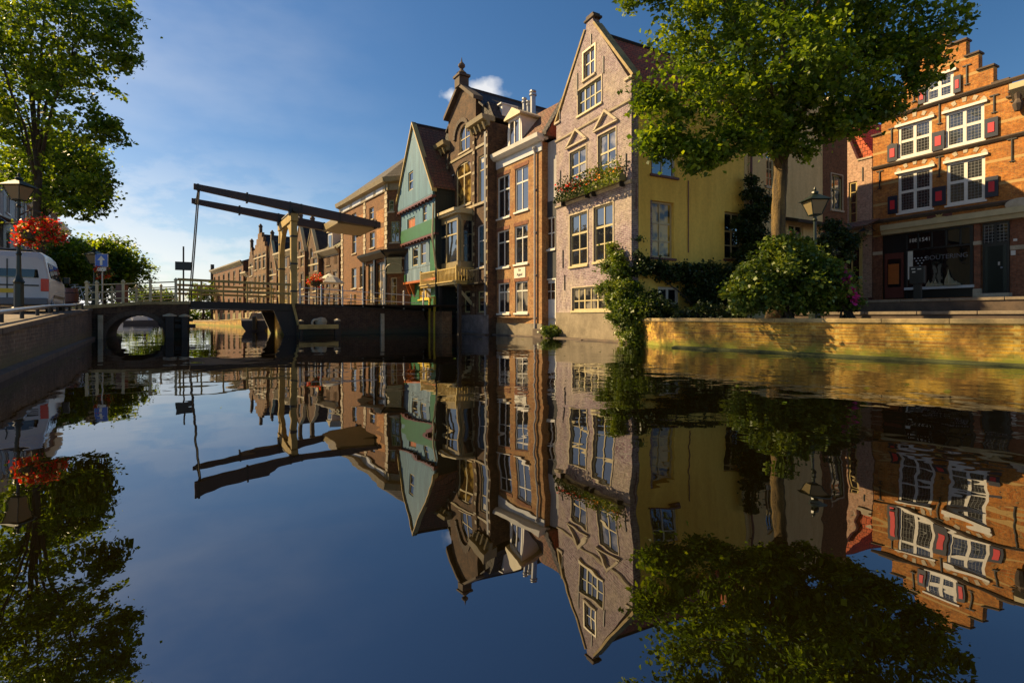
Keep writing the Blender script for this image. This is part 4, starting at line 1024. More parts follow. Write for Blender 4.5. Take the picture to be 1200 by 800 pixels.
# ---- 4. dark ornate house with the bay and balcony
f = Face(513.5, 573, 212, 543, 18.6); W = f.W
h = House(f, 'ornate_house', 'dark brown brick house with finial, cream bay window and yellow balcony over the water')
ugl, ugr = f.u(525.5), f.u(557.5); um = f.u(541)
zc1 = f.z(524, 170); zc2 = f.z(563, 152); zc = (zc1+zc2)/2
zg, zpk = f.z(525.5, 139), f.z(541, 103)
arch_w = h.win(538.5, 550.5, 146, 177, vs=(.5,), hs=(.5,), fm='cream', arch=.9, gm='glass', sill='stone', name='arched_window')
h.win(534.5, 552, 190, 241, vs=((.5, .09),), hs=((.7, .09),), fm='cream', arch=.35, gm='glass_amber', sill='stone', fw=.1)
h.win(524.5, 532.2, 205, 246, vs=(), hs=(.62,), fm='lightgrey', gm='glass', sill='stone')
h.win(560.8, 568.5, 182, 238, vs=(), hs=(.7,), fm='cream', gm='glass', sill='stone')
h.win(559.5, 569, 263, 313, vs=(), hs=(.62,), fm='lightgrey', gm='glass', sill='stone', arch=.3)
for x0, x1 in ((521, 528), (531, 540.5), (544, 551), (560, 568)): h.win(x0, x1, 341, 366, vs=(), hs=(.7,), fm='olive', gm='glass', sill='dark_stone')
h.wall([(0, -1.5), (W, -1.5), (W, zc), (ugr, zc), (ugr, zg), (um, zpk), (ugl, zg), (ugl, zc), (0, zc)], 'ornate_brick', th=.35, body=([(0, -1.5), (W, -1.5), (W, zc), (0, zc)], 7.5))
h.b(MB().box(-.01, W+.01, -.06, -.003, -1.5, 1.05), 'plinth', M['slab_stone'])
h.b(MB().box(-.2, W+.2, -.35, -.06, -1.5, .06), 'footing', M['dark_stone'], bevel=.03)
for a, b in ((-.25, ugl+.25), (ugr-.25, W+.12)):
    h.b(MB().extr_u([(-.001, zc-.25), (-.12, zc-.25), (-.18, zc-.05), (-.45, zc+.05), (-.50, zc+.28), (.3, zc+.28), (.3, zc+.002), (-.001, zc+.002)], a, b), 'cornice', M['tan'])
    k = a+.15
    mb = MB()
    while k < b-.1: h.b(MB().extr_u([(-.19, zc-.42), (-.36, zc-.06), (-.19, zc-.06)], k, k+.12), 'cornice_bracket', M['tan']); k += .45

h.b(MB().extr_u([(-.001, f.z(543, 248)), (-.10, f.z(543, 248)), (-.12, f.z(543, 248)+.12), (-.001, f.z(543, 248)+.14)], 0, W), 'string_course', M['stone'])
vm = MB()
for (a, b) in (((ugl-.18, zg-.12), (um, zpk+.05)), ((ugr+.18, zg-.12), (um, zpk+.05))):
    A, B_ = Vector((a[0], -.25, a[1])), Vector((b[0], -.25, b[1])); vm.prism([A, A+Vector((0, .6, 0)), A+Vector((0, .6, .22)), A+Vector((0, 0, .22))], B_-A)
h.b(vm, 'verge', M['dark_stone'])
# arch band, carved finial
am = MB(); uc = um+.05; za = f.z(541, 160)
for i in range(14):
    a0_, a1_ = math.pi*(i+.05)/14, math.pi*(i+.95)/14; P = lambda a, r: (uc+r*math.cos(a), za+r*math.sin(a))
    am.extr_y([P(a0_, .78), P(a1_, .78), P(a1_, 1.0), P(a0_, 1.0)], -.10, -.002)
h.b(am, 'arch_band', M['dark_stone'])
h.b(MB().box(um-.30, um+.30, -.30, .3, zpk, zpk+.55).box(um-.40, um+.40, -.36, .36, zpk+.551, zpk+.68).lathe([(.18, 0), (.3, .12), (.12, .3), (.09, .4), (.2, .52), (.2, .62), (.05, .8), (.01, 1.05)], (um, 0, zpk+.68), 10), 'finial', M['dark_stone'])
h.b(MB().lathe([(.16, 0), (.16, .3), (.2, .34), (.05, .6)], (um-.42, 0, zpk+.1), 8), 'urn', M['dark_stone'])
for k in (ugl-.02, ugr-.16, -.02, W-.16):
    h.b(MB().box(k, k+.18, -.09, -.004, 1.06, zc-.45), 'pilaster', M['ornate_brick'])
for k in (ugl+.07, ugr-.07, .07, W-.07):                 # pale blocks set in the brick pilasters
    qb = MB(); z = 1.5; i = 0
    while z < zc-.7: qb.box(k-(.12 if i % 2 else .08), k+(.12 if i % 2 else .08), -.115, -.091, z, z+.16); z += .55; i += 1
    h.b(qb, 'stone_blocks', M['tan'])
for zz in (f.z(543, 184),):
    h.b(MB().box(0, W, -.05, -.004, zz, zz+.13), 'stone_band', M['tan'])
# roofs: saddle roof running back from the ornate gable, and a lean one over the wings
h.gable_roof(ugl-.5, ugr+.5, zc+1.1, zpk-.1, .1, 7.5, 'roof_dark', um=um)
h.b(MB().extr_y([(0, zc+.28), (W, zc+.28), (W-.6, zc+1.3), (.6, zc+1.3)], .31, 7.4), 'wing_roof', M['roof_dark'])
u0, u1 = f.u(556, .8), f.u(572, .8)
dq = h.b(MB().box(ugr+.25, W-.15, .9, 1.9, zc+.29, zc+1.15), 'dormer', M['lightgrey'])
h.b(MB().box(ugr+.45, W-.35, .86, .899, zc+.6, zc+1.05), 'pane', M['glass'], dq)
h.b(MB().box(ugr+.2, W-.1, .8, 1.9, zc+1.151, zc+1.22), 'dormer_roof', M['lightgrey'], dq)
# bay window
b0, b1 = f.u(523.5), f.u(553.5); zb0, zb1 = f.z(538, 318), f.z(538, 257); pr = .85; cu_ = .38
plan = [(b0, 0), (b0+cu_, -pr), (b1-.1, -pr), (b1, -pr+.15), (b1, 0)]
def bayseg(mb, p, q, z0, z1, t=.06): 
    d = Vector((q[0]-p[0], q[1]-p[1], 0)); n = Vector((-d.y, d.x, 0)).normalized()*t; P_ = Vector((p[0], p[1], z0)); mb.prism([P_, P_+d, P_+d+n, P_+n], (0, 0, z1-z0))
by = MB()
for p, q in zip(plan[:-1], plan[1:]): bayseg(by, p, q, zb0, zb0+.42)
for p, q in zip(plan[:-1], plan[1:]): bayseg(by, p, q, zb1-.35, zb1)
pts = [plan[0], plan[1], ((plan[1][0]*.5+plan[2][0]*.5), -pr), plan[2], plan[3], plan[4]]
for p in pts: by.box(p[0]-.07, p[0]+.07, p[1]-.02, p[1]+.12, zb0+.42, zb1-.35)
bay = h.b(by, 'bay_window', M['tan'])
gm_ = MB()
for p, q in zip(plan[:-1], plan[1:]): bayseg(gm_, (p[0], p[1]+.05), (q[0], q[1]+.05), zb0+.42, zb1-.35, .02)
h.b(gm_, 'pane', M['glass'], bay)
tm = MB(); zz = zb0+.42+(zb1-.35-zb0-.42)*.66
for p, q in zip(plan[:-1], plan[1:]): bayseg(tm, p, q, zz, zz+.07)
h.b(tm, 'transom', M['cream'], bay)
ex = [(b0-.18, .0), (b0+cu_-.1, -pr-.2), (b1+.05, -pr-.2), (b1+.2, -pr+.05), (b1+.2, 0)]
h.b(MB().prism([(a, b, zb1) for a, b in ex], (0, 0, .12)).prism([(a, b*1.1, zb1+.121) for a, b in ex], (0, 0, .16)), 'bay_cornice', M['cream'], bay)
h.b(MB().prism([(a, b, zb0-.35) for a, b in plan], (0, 0, .35)), 'bay_base', M['cream'], bay)
# balcony
q0, q1 = f.u(512.5), f.u(557); zq = f.z(534, 336); pb_ = 1.15
bal = h.b(MB().box(q0, q1, -pb_, -.01, zq, zq+.13).box(q0-.05, q1+.05, -pb_-.06, -.01, zq+.131, zq+.2), 'balcony', M['yellow_cream'], bevel=.01)
bm_ = MB(); zt_ = zq+.92
bm_.box(q0, q1, -pb_, -pb_+.07, zt_-.07, zt_).box(q0, q0+.07, -pb_+.071, -.01, zt_-.07, zt_).box(q1-.07, q1, -pb_+.071, -.01, zt_-.07, zt_)
k = q0
while k < q1: bm_.box(k, k+.045, -pb_+.012, -pb_+.055, zq+.2, zt_-.07); k += .17
for i in range(7):
    for uu in (q0+.012, q1-.055): bm_.box(uu, uu+.043, -pb_+.16*(i+1), -pb_+.16*(i+1)+.045, zq+.2, zt_-.07)
for uu in (q0, (q0+q1)/2, q1-.1): bm_.box(uu, uu+.1, -pb_-.01, -pb_+.09, zq+.2, zt_+.1)
bm_.ring(((q0*.62+q1*.38), -pb_+.03, (zq+.2+zt_)/2), .16, .035, 'Y', 16, 5)
h.b(bm_, 'balustrade', M['yellow_cream'], bal)
for uu in (q0+.35, q1-.45):
    h.b(MB().prism([(uu, -.02, zq-1.1), (uu, -.02, zq-.9), (uu, -pb_+.2, zq-.001), (uu, -pb_+.05, zq-.001), (uu, -.1, zq-1.05)], (.1, 0, 0)), 'bracket', M['cream'], bal)
for px in (516, 538.5): u = f.u(px, -1.0); h.b(MB().box(u-.09, u+.09, -1.1, -.92, -1.5, zq), 'balcony_post', M['darkwood'], bal)
u0, u1 = f.u(556), f.u(570)
ib = h.b(MB().box(u0, u1, -.5, -.01, zq-.02, zq+.05), 'small_balcony', M['iron'])
im = MB().box(u0, u1, -.5, -.47, zq+.7, zq+.74)
for i in range(9): im.box(u0+(u1-u0-.02)*i/8, u0+(u1-u0-.02)*i/8+.02, -.495, -.475, zq+.05, zq+.7)
h.b(im, 'balustrade', M['iron'], ib)
h.b(MB().box(f.u(569.5), f.u(571.5), -.12, -.095, 1.0, zc-.5), 'downpipe', M['lead'])
h.b(MB().box(f.u(516), f.u(530), -.32, -.27, 6.3, 6.32), 'lightning_rod', M['iron'])

# ---- 5. green timber house
f = Face(465, 507, 232, 507, 18.5); W = f.W
h = House(f, 'timber_house', 'green and teal boarded timber house with stepped-out storeys and a steep pointed gable')
z0g, z1g, zj1, zj2, zj3 = 0, 0, f.z(484, 240), f.z(487, 279), f.z(491, 327)
zpk = f.z(483, 149); zer, zel = f.z(503, 213), f.z(464, 244); um = f.u(484.3); zee = (zer+zel)/2-.1
h.win(478.5, 484, 201, 223, vs=(), hs=(.5,), fm='cream', gm='glass', sill=None, fw=.08, name='gable_window')
h.wall([(0, zj1), (W, zj1), (W, zee), (um, zpk), (0, zee)] if zee > zj1 else [(0, zj1), (W, zj1), (um, zpk)], 'teal', name='gable_boarding', th=.15)
def lvl(y, zt, zb_, mat, wins, name):
    for (pl, pr_, yt, yb, kw) in wins: h.win(pl, pr_, yt, yb, y=y, **kw)
    op = [([(a, b) for a, b in p], r) for p, r in h.open]; h.open = op
    h.wall([(.04+y*.3, zb_), (W-.04, zb_), (W-.04, zt-.1), (.04+y*.3, zt-.1)], mat, name=name, y=y, th=.15)
kw = dict(vs=(), hs=(.5,), fm='cream', gm='glass', sill=None, fw=.07)
lvl(.16, zj1, zj2, 'teal', [(474.5, 483.5, 255, 271, dict(vs=(.5,), hs=(), fm='cream', gm='glass', sill=None)), (492.5, 497, 240, 259, kw)], 'storey_boarding')
lvl(.32, zj2, zj3, 'tealgreen', [(477.5, 484, 290, 311, kw), (487, 493.3, 284, 309, kw), (497, 503, 279, 306, kw)], 'storey_boarding')
h.b(MB().box(f.u(475.5)+.03, f.u(482.5)-.03, .225, .24, f.z(479, 268.8), f.z(479, 257)), 'shutter', M['orange'])
h.b(MB().box(.05, W-.05, .13, .158, zj2+.02, f.z(485, 264)), 'green_band', M['greenp'])
h.b(MB().box(f.u(504, .3), W-.05, .29, .318, zj3+.02, zj2-.15), 'green_panel', M['greenp'])
h.b(MB().box(.10, f.u(476, .3), .29, .318, zj3+.02, zj3+.5), 'green_panel', M['greenp'])
jm = MB()
for zz, y in ((zj1, 0), (zj2, .16)):
    jm.box(-.03, W+.03, y-.06, y+.2, zz-.12, zz-.001)
    k = .15
    while k < W-.1: jm.box(k, k+.09, y-.10, y+.2, zz-.24, zz-.121); k += .55
h.b(jm, 'jetty', M['maroon'])
h.b(MB().box(-.03, W+.03, .24, .6, zj3-.14, zj3-.0), 'jetty', M['orange'])
bg = MB()
for (a, b) in (((-.16, zee-.35), (um, zpk+.1)), ((W+.16, zee-.35), (um, zpk+.1))):
    A, B_ = Vector((a[0], -.12, a[1])), Vector((b[0], -.12, b[1])); bg.prism([A, A+Vector((0, .30, 0)), A+Vector((0, .30, .16)), A+Vector((0, 0, .16))], B_-A)
h.b(bg, 'bargeboard', M['yellow_cream'])
h.b(MB().path([(W+.02, .05, zj1-.5), (W+.02, .0, zj2+.2), (W+.04, -.02, zj2-.4), (W+.0, .2, zj3+.6), (W-.02, .34, zj3)], .06, 8), 'corner_post', M['cream'])
# ground floor
h.win(480, 493.5, 331, 350, vs=((.5, .1),), hs=(), fm='yellowp', gm='glass_amber', sill='yellowp', y=.62, fw=.08)
h.wall([(0, .9), (W-.04, .9), (W-.04, zj3-.1), (0, zj3-.1)], 'greenp', name='ground_floor', y=.62, th=.2, body=([(.02, .9), (W-.04, .9), (W-.04, zee), (um, zpk-.25), (.02, zee)], 7.5))
for k in (.25, .95, 1.65):
    h.b(MB().prism([(k, .60, zj3-1.0), (k, .60, zj3-.2), (k, .26, zj3-.15), (k, .3, zj3-.3)], (.09, 0, 0)), 'brace', M['orange'])
h.b(MB().box(W-.035, W-.005, .16, 7.4, 1.0, zee), 'side_boarding', M['darkboards'])
h.b(MB().box(-.2, W+1.1, .10, .7, -1.5, 1.25), 'base_wall', M['canal_brick'])
h.b(MB().box(f.u(501.5), f.u(502.4), .03, .14, .0, 2.0).box(f.u(507), f.u(508), .03, .14, .0, 2.0).box(f.u(501.5), f.u(508), .03, .14, 2.001, 2.1), 'gate_frame', M['yellowp'])
h.gable_roof(0, W, zee, zpk-.03, .02, 7.5, 'roof_brown', um=um)

# ---- 6. corner building with shop front and canted corner
f = Face(400, 454, 165, 405, 13, zb=1.2); W = f.W
h = House(f, 'corner_house', 'russet brick corner house with pale quoins and a black shop front behind the drawbridge')
k2 = dict(vs=(), hs=(.6,), fm='cream', gm='glass', sill='stone', rev=.12)
for px0, px1, a, b in ((412.3, 417.5, 250, 262), (432.8, 438, 243, 257), (412.8, 417.5, 274, 297), (433.5, 439, 272, 290.5), (412, 417.5, 314, 338), (421.5, 426, 312, 337)):
    h.win(px0, px1, a, b, **k2)
for px0, px1, a, b in ((431.5, 438.5, 309, 356), (441.5, 451, 307, 357)):
    h.win(px0, px1, a, b, vs=(.5,), hs=(.8,), fm='darkgreen', gm='glass_amber', sill='dark_stone', name='shop_window', fw=.1)
zt = f.z(428, 229)
h.wall([(0, -1.5), (W, -1.5), (W, zt), (0, zt)], 'corner_brick', th=.3, body=([(0, -1.5), (W, -1.5), (W, zt), (0, zt)], 8))
def cornice(u0, u1): return MB().extr_u([(-.001, zt-.5), (-.08, zt-.5), (-.10, zt-.06), (-.38, zt+.02), (-.45, zt+.32), (.2, zt+.32), (.2, zt), (-.001, zt)], u0, u1)
h.b(cornice(-.3, W+.2), 'cornice', M['tan'])
for (a, b) in ((403, 411), (414, 424), (430, 439), (442, 450)):
    h.b(MB().box(f.u(a), f.u(b), -.10, -.084, zt-.45, zt-.12), 'frieze_panel', M['lightgrey'])
for px in (401.2, 427.5, 452.6):
    u = f.u(px); q = MB(); z = 3.2 if px > 410 else .2
    i = 0
    while z < zt-.62: w = .26 if i % 2 else .17; q.box(u-w, u+w, -.045, -.003, z, z+.26); z += .30; i += 1
    h.b(q, 'quoins', M['stone'])
for px0, px1, a, b in ((419, 426, 252, 265), (441, 450, 246, 262), (441.5, 450, 268, 290)):
    h.b(MB().box(f.u(px0), f.u(px1), -.012, -.002, f.z((px0+px1)/2, b), f.z((px0+px1)/2, a)), 'blind_panel', M['orange_brick'])
u0, u1 = f.u(426.5), W; zs = f.z(440, 299)
h.b(MB().extr_u([(-.002, zs-.35), (-.15, zs-.35), (-.5, zs-.05), (-.55, zs+.12), (-.002, zs+.12)], u0, u1+.1), 'shop_cornice', M['black'])
h.b(MB().box(u0, u0+.25, -.12, -.003, 0, zs-.35).box(f.u(439.2), f.u(440.8), -.12, -.003, 0, zs-.35).box(u1-.2, u1-.02, -.12, -.003, 0, zs-.35).box(u0+.25, f.u(439.2), -.06, -.004, 0, .6).box(f.u(440.8), u1-.2, -.06, -.004, 0, .6), 'shop_pilaster', M['black'])
# canted corner
P0 = f.O+f.d*W; ang = math.atan2(f.d.y, f.d.x)+RAD(38)
class F2(Face):
    def __init__(s, O, ang, W_, zb): s.O = O.copy(); s.d = Vector((math.cos(ang), math.sin(ang))); s.nin = Vector((-s.d.y, s.d.x)); s.W = W_; s.zb = zb
g = F2(P0, ang, 3.0, 1.2); h.use(g)
h.win(457.5, 468, 259, 284, vs=(.5,), hs=(.7,), fm='olive', gm='glass', sill='stone')
h.win(455.5, 461.5, 234, 248, vs=(), hs=(.6,), fm='olive', gm='glass', sill='stone')
h.win(457.5, 465, 325, 358, vs=(), hs=(.7,), fm='cream', gm='glass_amber', sill=None, name='shop_door')
h.wall([(0, -1.5), (3.0, -1.5), (3.0, zt), (0, zt)], 'corner_brick', name='corner_wall', th=.3)
h.b(cornice(-.15, 3.1), 'cornice', M['tan'])
h.b(MB().extr_u([(-.002, zs-.35), (-.15, zs-.35), (-.5, zs-.05), (-.55, zs+.12), (-.002, zs+.12)], -.02, 3.0), 'shop_cornice', M['black'])
h.b(MB().box(g.u(456), g.u(473), -.3, -.2, g.z(465, 321), g.z(465, 302)), 'shop_sign', M['olive'])
sm = MB(); uc = (g.u(456)+g.u(473))/2; zc = g.z(465, 321)+.25
for i in range(9):
    a, b = math.pi*i/9, math.pi*(i+1)/9; sm.tube((uc+.65*math.cos(a), -.31, zc+.45*math.sin(a)), (uc+.65*math.cos(b), -.31, zc+.45*math.sin(b)), .02, n=5)
sm.box(uc-.8, uc+.8, -.33, -.302, zc-.2, zc-.16).box(uc-.8, uc+.8, -.33, -.302, zc+.72, zc+.76)
h.b(sm, 'sign_ornament', M['cream'])
h.f = f; h.mx = None
rz = zt+.33
h.b(MB().add([(-.3, -.35, rz), (W+.3, -.35, rz), (W+2.6, 1.6, rz), (W+2.6, 8, rz), (-.3, 8, rz), (W*.62, 3.0, rz+2.9), (W+.6, 3.0, rz+3.1)], [(0, 1, 6, 5), (1, 2, 6), (2, 3, 6), (3, 4, 5, 6), (4, 0, 5)]), 'roof', M['roof_dark'])
h.b(MB().tube((W*.62, 3.0, rz+2.92), (W+.6, 3.0, rz+3.12), .09).lathe([(.05, 0), (.1, .2), (.02, .3), (.01, .8)], (W+.6, 3.0, rz+3.1), 8), 'ridge_tiles', M['lead'])

# ---- 7. far houses along the bend
def far_house(px0, px1, kind, ytop, yeave, wall_, roof_, label, trim='cream', cols=2, floors=3, depth=9, ridge=None, grp=None, zb=.6, name='canal_house', dd=0):
    f = Face(px0, px1, 90, 400, 13+dd, zb=zb); W = f.W; pm = (px0+px1)/2
    h = House(f, name, label, 'house', grp)
    zt, zpk = f.z(pm, yeave), f.z(pm, ytop)
    fh = (zt-.2)/floors
    for fl in range(floors):
        for c in range(cols):
            w = min(1.25, W/cols*.58); uc = W*(c+.5)/cols
            h.win(0, 0, 0, 0, uz=(uc-w/2, uc+w/2, .9+fl*fh, .9+fl*fh+min(2.0, fh*.68)), vs=(.5,), hs=(.6,), fm=trim, sill=trim if rnd.random() < .6 else None, gm=rnd.choice(['glass_shop', 'glass_shop', 'glass_amber']), lintel='dark_stone')
    for c in range(cols):
        uc = W*(c+.5)/cols; w = min(1.3, W/cols*.6)
        h.b(MB().box(uc-w/2-.1, uc+w/2+.1, -.05, -.004, 0, .88), 'stall_riser' if c % 2 else 'door_foot', M[rnd.choice(['darkgreen', 'cream', 'black', 'olive'])])
    um = W/2
    if kind == 'gable': 
        h.win(0, 0, 0, 0, uz=(um-.3, um+.3, zt+.2, zt+1.1), vs=(), hs=(), fm=trim, sill=None) if zpk-zt > 2.2 else None
        poly = [(0, -1.5), (W, -1.5), (W, zt), (um, zpk), (0, zt)]
    elif kind == 'step':
        n = 4; L_, R_ = [], []
        for i in range(n):
            L_.append((um*i/n*.9, zt+(zpk-zt)*i/n)); L_.append((um*i/n*.9, zt+(zpk-zt)*(i+1)/n))
        lp = [(0, zt)] + [p for p in L_[1:]]
        lp = []
        for i in range(n):
            a = um*(i/n)*.92; lp += [(a, zt+(zpk-zt)*(i)/n), (a, zt+(zpk-zt)*(i+1)/n)]
        poly = [(0, -1.5), (W, -1.5)] + [(W-a, b) for a, b in lp] + [(a, b) for a, b in lp[::-1]]
    else: poly = [(0, -1.5), (W, -1.5), (W, zt), (0, zt)]
    h.wall(poly, wall_, th=.3, body=([(0, -1.5), (W, -1.5), (W, zt), (0, zt)], depth))
    if kind in ('gable', 'step'):
        h.gable_roof(0, W, zt-.1, zpk-.35, .31, depth, roof_, over=.1)
        if kind == 'gable':
            vm = MB()
            for s_ in (0, W):
                A, B_ = Vector((s_, -.06, zt-.02)), Vector((um, -.06, zpk)); vm.prism([A, A+Vector((0, .3, 0)), A+Vector((0, .3, .12)), A+Vector((0, 0, .12))], B_-A)
            h.b(vm, 'gable_coping', M[trim])
        h.b(MB().box(um-.18, um+.18, -.05, .25, zpk+.0, zpk+.7).lathe([(.2, 0), (.26, .1), (.05, .4)], (um, .1, zpk+.7), 8), 'finial', M['dark_stone'])
    elif kind == 'hip':
        h.b(MB().add([(-.15, -.2, zt), (W+.15, -.2, zt), (W+.15, depth, zt), (-.15, depth, zt), (.9, 2.2, zpk), (W-.9, 2.2, zpk), (W-.9, depth-1, zpk), (.9, depth-1, zpk)],
            [(0, 1, 5, 4), (1, 2, 6, 5), (2, 3, 7, 6), (3, 0, 4, 7), (4, 5, 6, 7)]), 'roof', M[roof_])
        h.b(MB().extr_u([(-.002, zt-.4), (-.1, zt-.4), (-.4, zt-.03), (-.4, zt+.14), (-.2, zt-.002), (-.002, zt-.002)], -.1, W+.1), 'cornice', M[trim])
    h.b(MB().box(-.01, W+.01, -.02, -.003, zt-.5, zt-.35).box(-.01, W+.01, -.02, -.003, fh+.3, fh+.42), 'string_course', M[trim])
    return h, f, zt, zpk
G7 = 'old brick houses along the far bend of the canal'
h, f, zt, zpk = far_house(249, 285, 'hip', 304, 312, 'brown_wall', 'roof_brown', 'long dark red house at the far left end of the row, with a hoist beam', trim='tan', cols=6, floors=2, grp=G7)
h.b(MB().box(-.2, .25, -.25, .2, 0, zt+1.1).box(-2.2, -.2, -.12, .08, zt+.1, zt+.35), 'hoist_post', M['iron'])
far_house(285.2, 291, 'hip', 311, 320, 'canal_brick', 'roof_dark', 'low pale house with a dark roof beside the long dark red house', cols=1, floors=2, grp=G7, dd=-.16)
far_house(291.2, 297, 'step', 290, 309, 'dark_brick', 'roof_dark', 'narrow brown house with a small stepped gable and a pinnacle', cols=1, floors=3, grp=G7, dd=-.05)
far_house(297.2, 312, 'step', 273, 297, 'canal_brick', 'roof_dark', 'tall ochre brick stepped gable house with pale bands, left of the bridge portal', cols=3, floors=3, grp=G7, dd=.08)
far_house(312.2, 324, 'gable', 281, 318, 'far_brick', 'roof_dark', 'steep red brick gable house between the stepped gable and the bridge portal', cols=1, floors=3, grp=G7, dd=-.12)
far_house(324.2, 345, 'hip', 283, 296, 'dark_brick', 'roof_dark', 'dark brick house seen through the portal of the drawbridge', cols=3, floors=3, grp=G7, dd=-.2)
far_house(345.2, 357, 'gable', 262, 296, 'far_brick', 'roof_dark', 'orange gable house just right of the bridge portal', cols=2, floors=3, grp=G7, depth=8, dd=.1)
far_house(357.2, 373, 'gable', 266, 305, 'dark_brick', 'roof_dark', 'brick gable house with pale edges and a dark roof, under the balance beams', cols=2, floors=3, grp=G7, depth=8, dd=-.1)
h, f, zt, zpk = far_house(373.2, 397, 'hip', 268, 294, 'dark_brick', 'roof_green', 'low house with a mossy roof and white dormer beside the corner house', trim='tan', cols=3, floors=3, grp=G7, depth=6, dd=-.35)
u = f.u(383); dq = h.b(MB().box(u-.5, u+.5, .3, 2.2, zt+.1, zt+1.7), 'dormer', M['white']); h.b(MB().box(u-.33, u+.33, .26, .299, zt+.3, zt+1.45), 'pane', M['glass'], dq)
h.b(MB().extr_y([(u-.65, zt+1.701), (u+.65, zt+1.701), (u, zt+2.3)], .2, 2.2), 'dormer_roof', M['cream'], dq)

# ---- 8. cream and brown houses going back from the ochre wall
g = Face(872.4, 964, 1761, 740, 29.5, zb=.86)
h = House(g, 'cream_house', 'cream rendered house wall behind the big tree, with a tall leaded window and climbing ivy')
h.win(898, 907, 177, 219, vs=(.5,), hs=(.25, .5, .75), fm='cream', gm='glass', sill='stone', bw=.03)
h.win(924, 941, 263.5, 285, vs=((.5, .08),), hs=(), fm='cream', gm='glass', sill='stone')
zt = g.z(940, 116)
h.wall([(0, -.9), (g.W, -.9), (g.W, zt), (0, zt)], 'cream_wall', th=.3, body=([(0, -.9), (g.W, -.9), (g.W, zt), (0, zt)], 7))
h.b(MB().box(-.05, g.W-.01, -.14, .3, zt+.001, zt+.14), 'cornice', M['cream'])
h.pipe(878, 150, 300, mat='maroon')
h.b(MB().extr_u([(-.01, g.z(945, 255)-.25), (-.75, g.z(945, 255)-.45), (-.78, g.z(945, 255)-.33), (-.01, g.z(945, 255)-.1)], g.u(916), g.W-.03), 'canopy', M['darkwood'])
h.b(MB().add([(0, 0, zt+.15), (g.W, 0, zt+.15), (g.W, 7, zt+.15), (0, 7, zt+.15), (g.W, 3.5, zt+2.2), (0, 3.5, zt+2.2)], [(0, 1, 4, 5), (2, 3, 5, 4), (0, 5, 3), (1, 2, 4)]), 'roof', M['roof_red'])
g = Face(964.3, 993, 1761, 740, 29.5, zb=.86)
h = House(g, 'brown_house', 'narrow chocolate brown brick house with one arched window, right of the cream wall')
h.win(974, 987, 205, 246, vs=(.4,), hs=(.6,), fm='olive', gm='glass_curt', sill='stone', arch=.55, surround=('stone', .05))
h.win(970, 990, 283, 330, vs=(.5,), hs=(.75,), fm='olive', gm='glass_shop', sill=None, name='shop_window')
zt = g.z(980, 124)
h.wall([(0, -.9), (g.W, -.9), (g.W, zt), (0, zt)], 'brown_wall', th=.3, body=([(0, -.9), (g.W, -.9), (g.W, zt), (0, zt)], 7))
h.b(MB().extr_u([(-.002, zt-.3), (-.08, zt-.3), (-.3, zt-.02), (-.34, zt+.2), (.3, zt+.2), (.3, zt+.002), (-.002, zt+.002)], -.0, g.W+.15), 'cornice', M['cream'])
h.b(MB().add([(0, .3, zt+.21), (g.W, .3, zt+.21), (g.W, 7, zt+.21), (0, 7, zt+.21), (g.W-.3, 2.4, zt+1.7), (.3, 2.4, zt+1.7), (.3, 6, zt+1.7), (g.W-.3, 6, zt+1.7)], [(0, 1, 4, 5), (1, 2, 7, 4), (2, 3, 6, 7), (3, 0, 5, 6), (4, 7, 6, 5)]), 'roof', M['roof_red'])  # unseen roof, added so its shadow reaches higher on the stepped gable house

# ---- 9. pale pink gable house behind
f = Face(990, 1022, 280, 1100, 22, zb=1.7)
h = House(f, 'pink_house', 'pale pink brick house with a red roof slope, beside the stepped gable')
h.win(994.5, 1004.5, 213, 262, vs=(), hs=(.25, .5, .75), fm='yellow_cream', gm='glass', sill=None, fw=.09, bw=.04)
zt = f.z(1012, 187); za = f.z(991, 153)
h.wall([(0, -.9), (f.W, -.9), (f.W, zt), (f.u(1005), zt), (0, za)], 'pink_brick', th=.3, body=([(0, -.9), (f.W, -.9), (f.W, zt-.05), (0, zt-.05)], 7))
h.b(MB().extr_y([(f.u(1005)+.02, zt-.04), (f.W, zt-.04), (f.W, zt+.1), (-.3, za+1.2), (-.3, za+.2)], .32, 7), 'roof', M['roof_red'])
h.b(MB().box(f.u(1005), f.W, -.05, .3, zt+.001, zt+.09), 'coping', M['stone'])
h.anchor(1011, 196, 212)
# shop front at its foot
u0, u1 = f.u(991), f.u(1022); zs = f.z(1010, 277)
h.f = f
h.b(MB().box(u0, u1, -.55, -.44, zs, zs+.28).box(u0, u1, -.43, -.01, zs, zs+.2), 'shop_fascia', M['cream'])
sf = MB(); frame(sf, u0+.1, u1-.25, .25, zs-.001, -.5, -.42, .13, (.5,), (.85,), .07); h.b(sf, 'shop_window', M['yellow_cream'])
h.b(MB().box(u0+.15, u1-.3, -.46, -.44, .3, zs-.05), 'pane', M['glass_shop'])
h.b(MB().box(u0, u1, -.40, -.005, 0, .25), 'stall_riser', M['maroon'])
h.b(MB().prism([(u0-1.5, -1.3, zs+.30), (u0-1.5, -.05, zs+.75), (u0-1.5, -.05, zs+.82), (u0-1.5, -1.3, zs+.37)], (u1-u0+1.9, 0, 0)), 'canopy', M['roof_brown'])
# hanging lantern
p = f.mat() @ Vector((f.u(1012, -1.2), -1.2, f.z(1012, 277, -1.2)))
r = empty('wall_lantern', p, f.mat().to_euler().z, 'small gilt wall lantern hanging over the narrow shop front left of the stepped gable', 'lantern')
lantern(r, 0, 0, 0, .62); MB().path([(0, 0, .5), (0, .4, .6), (0, 1.1, .35)], .018, 6).build('bracket', M['iron'], r)

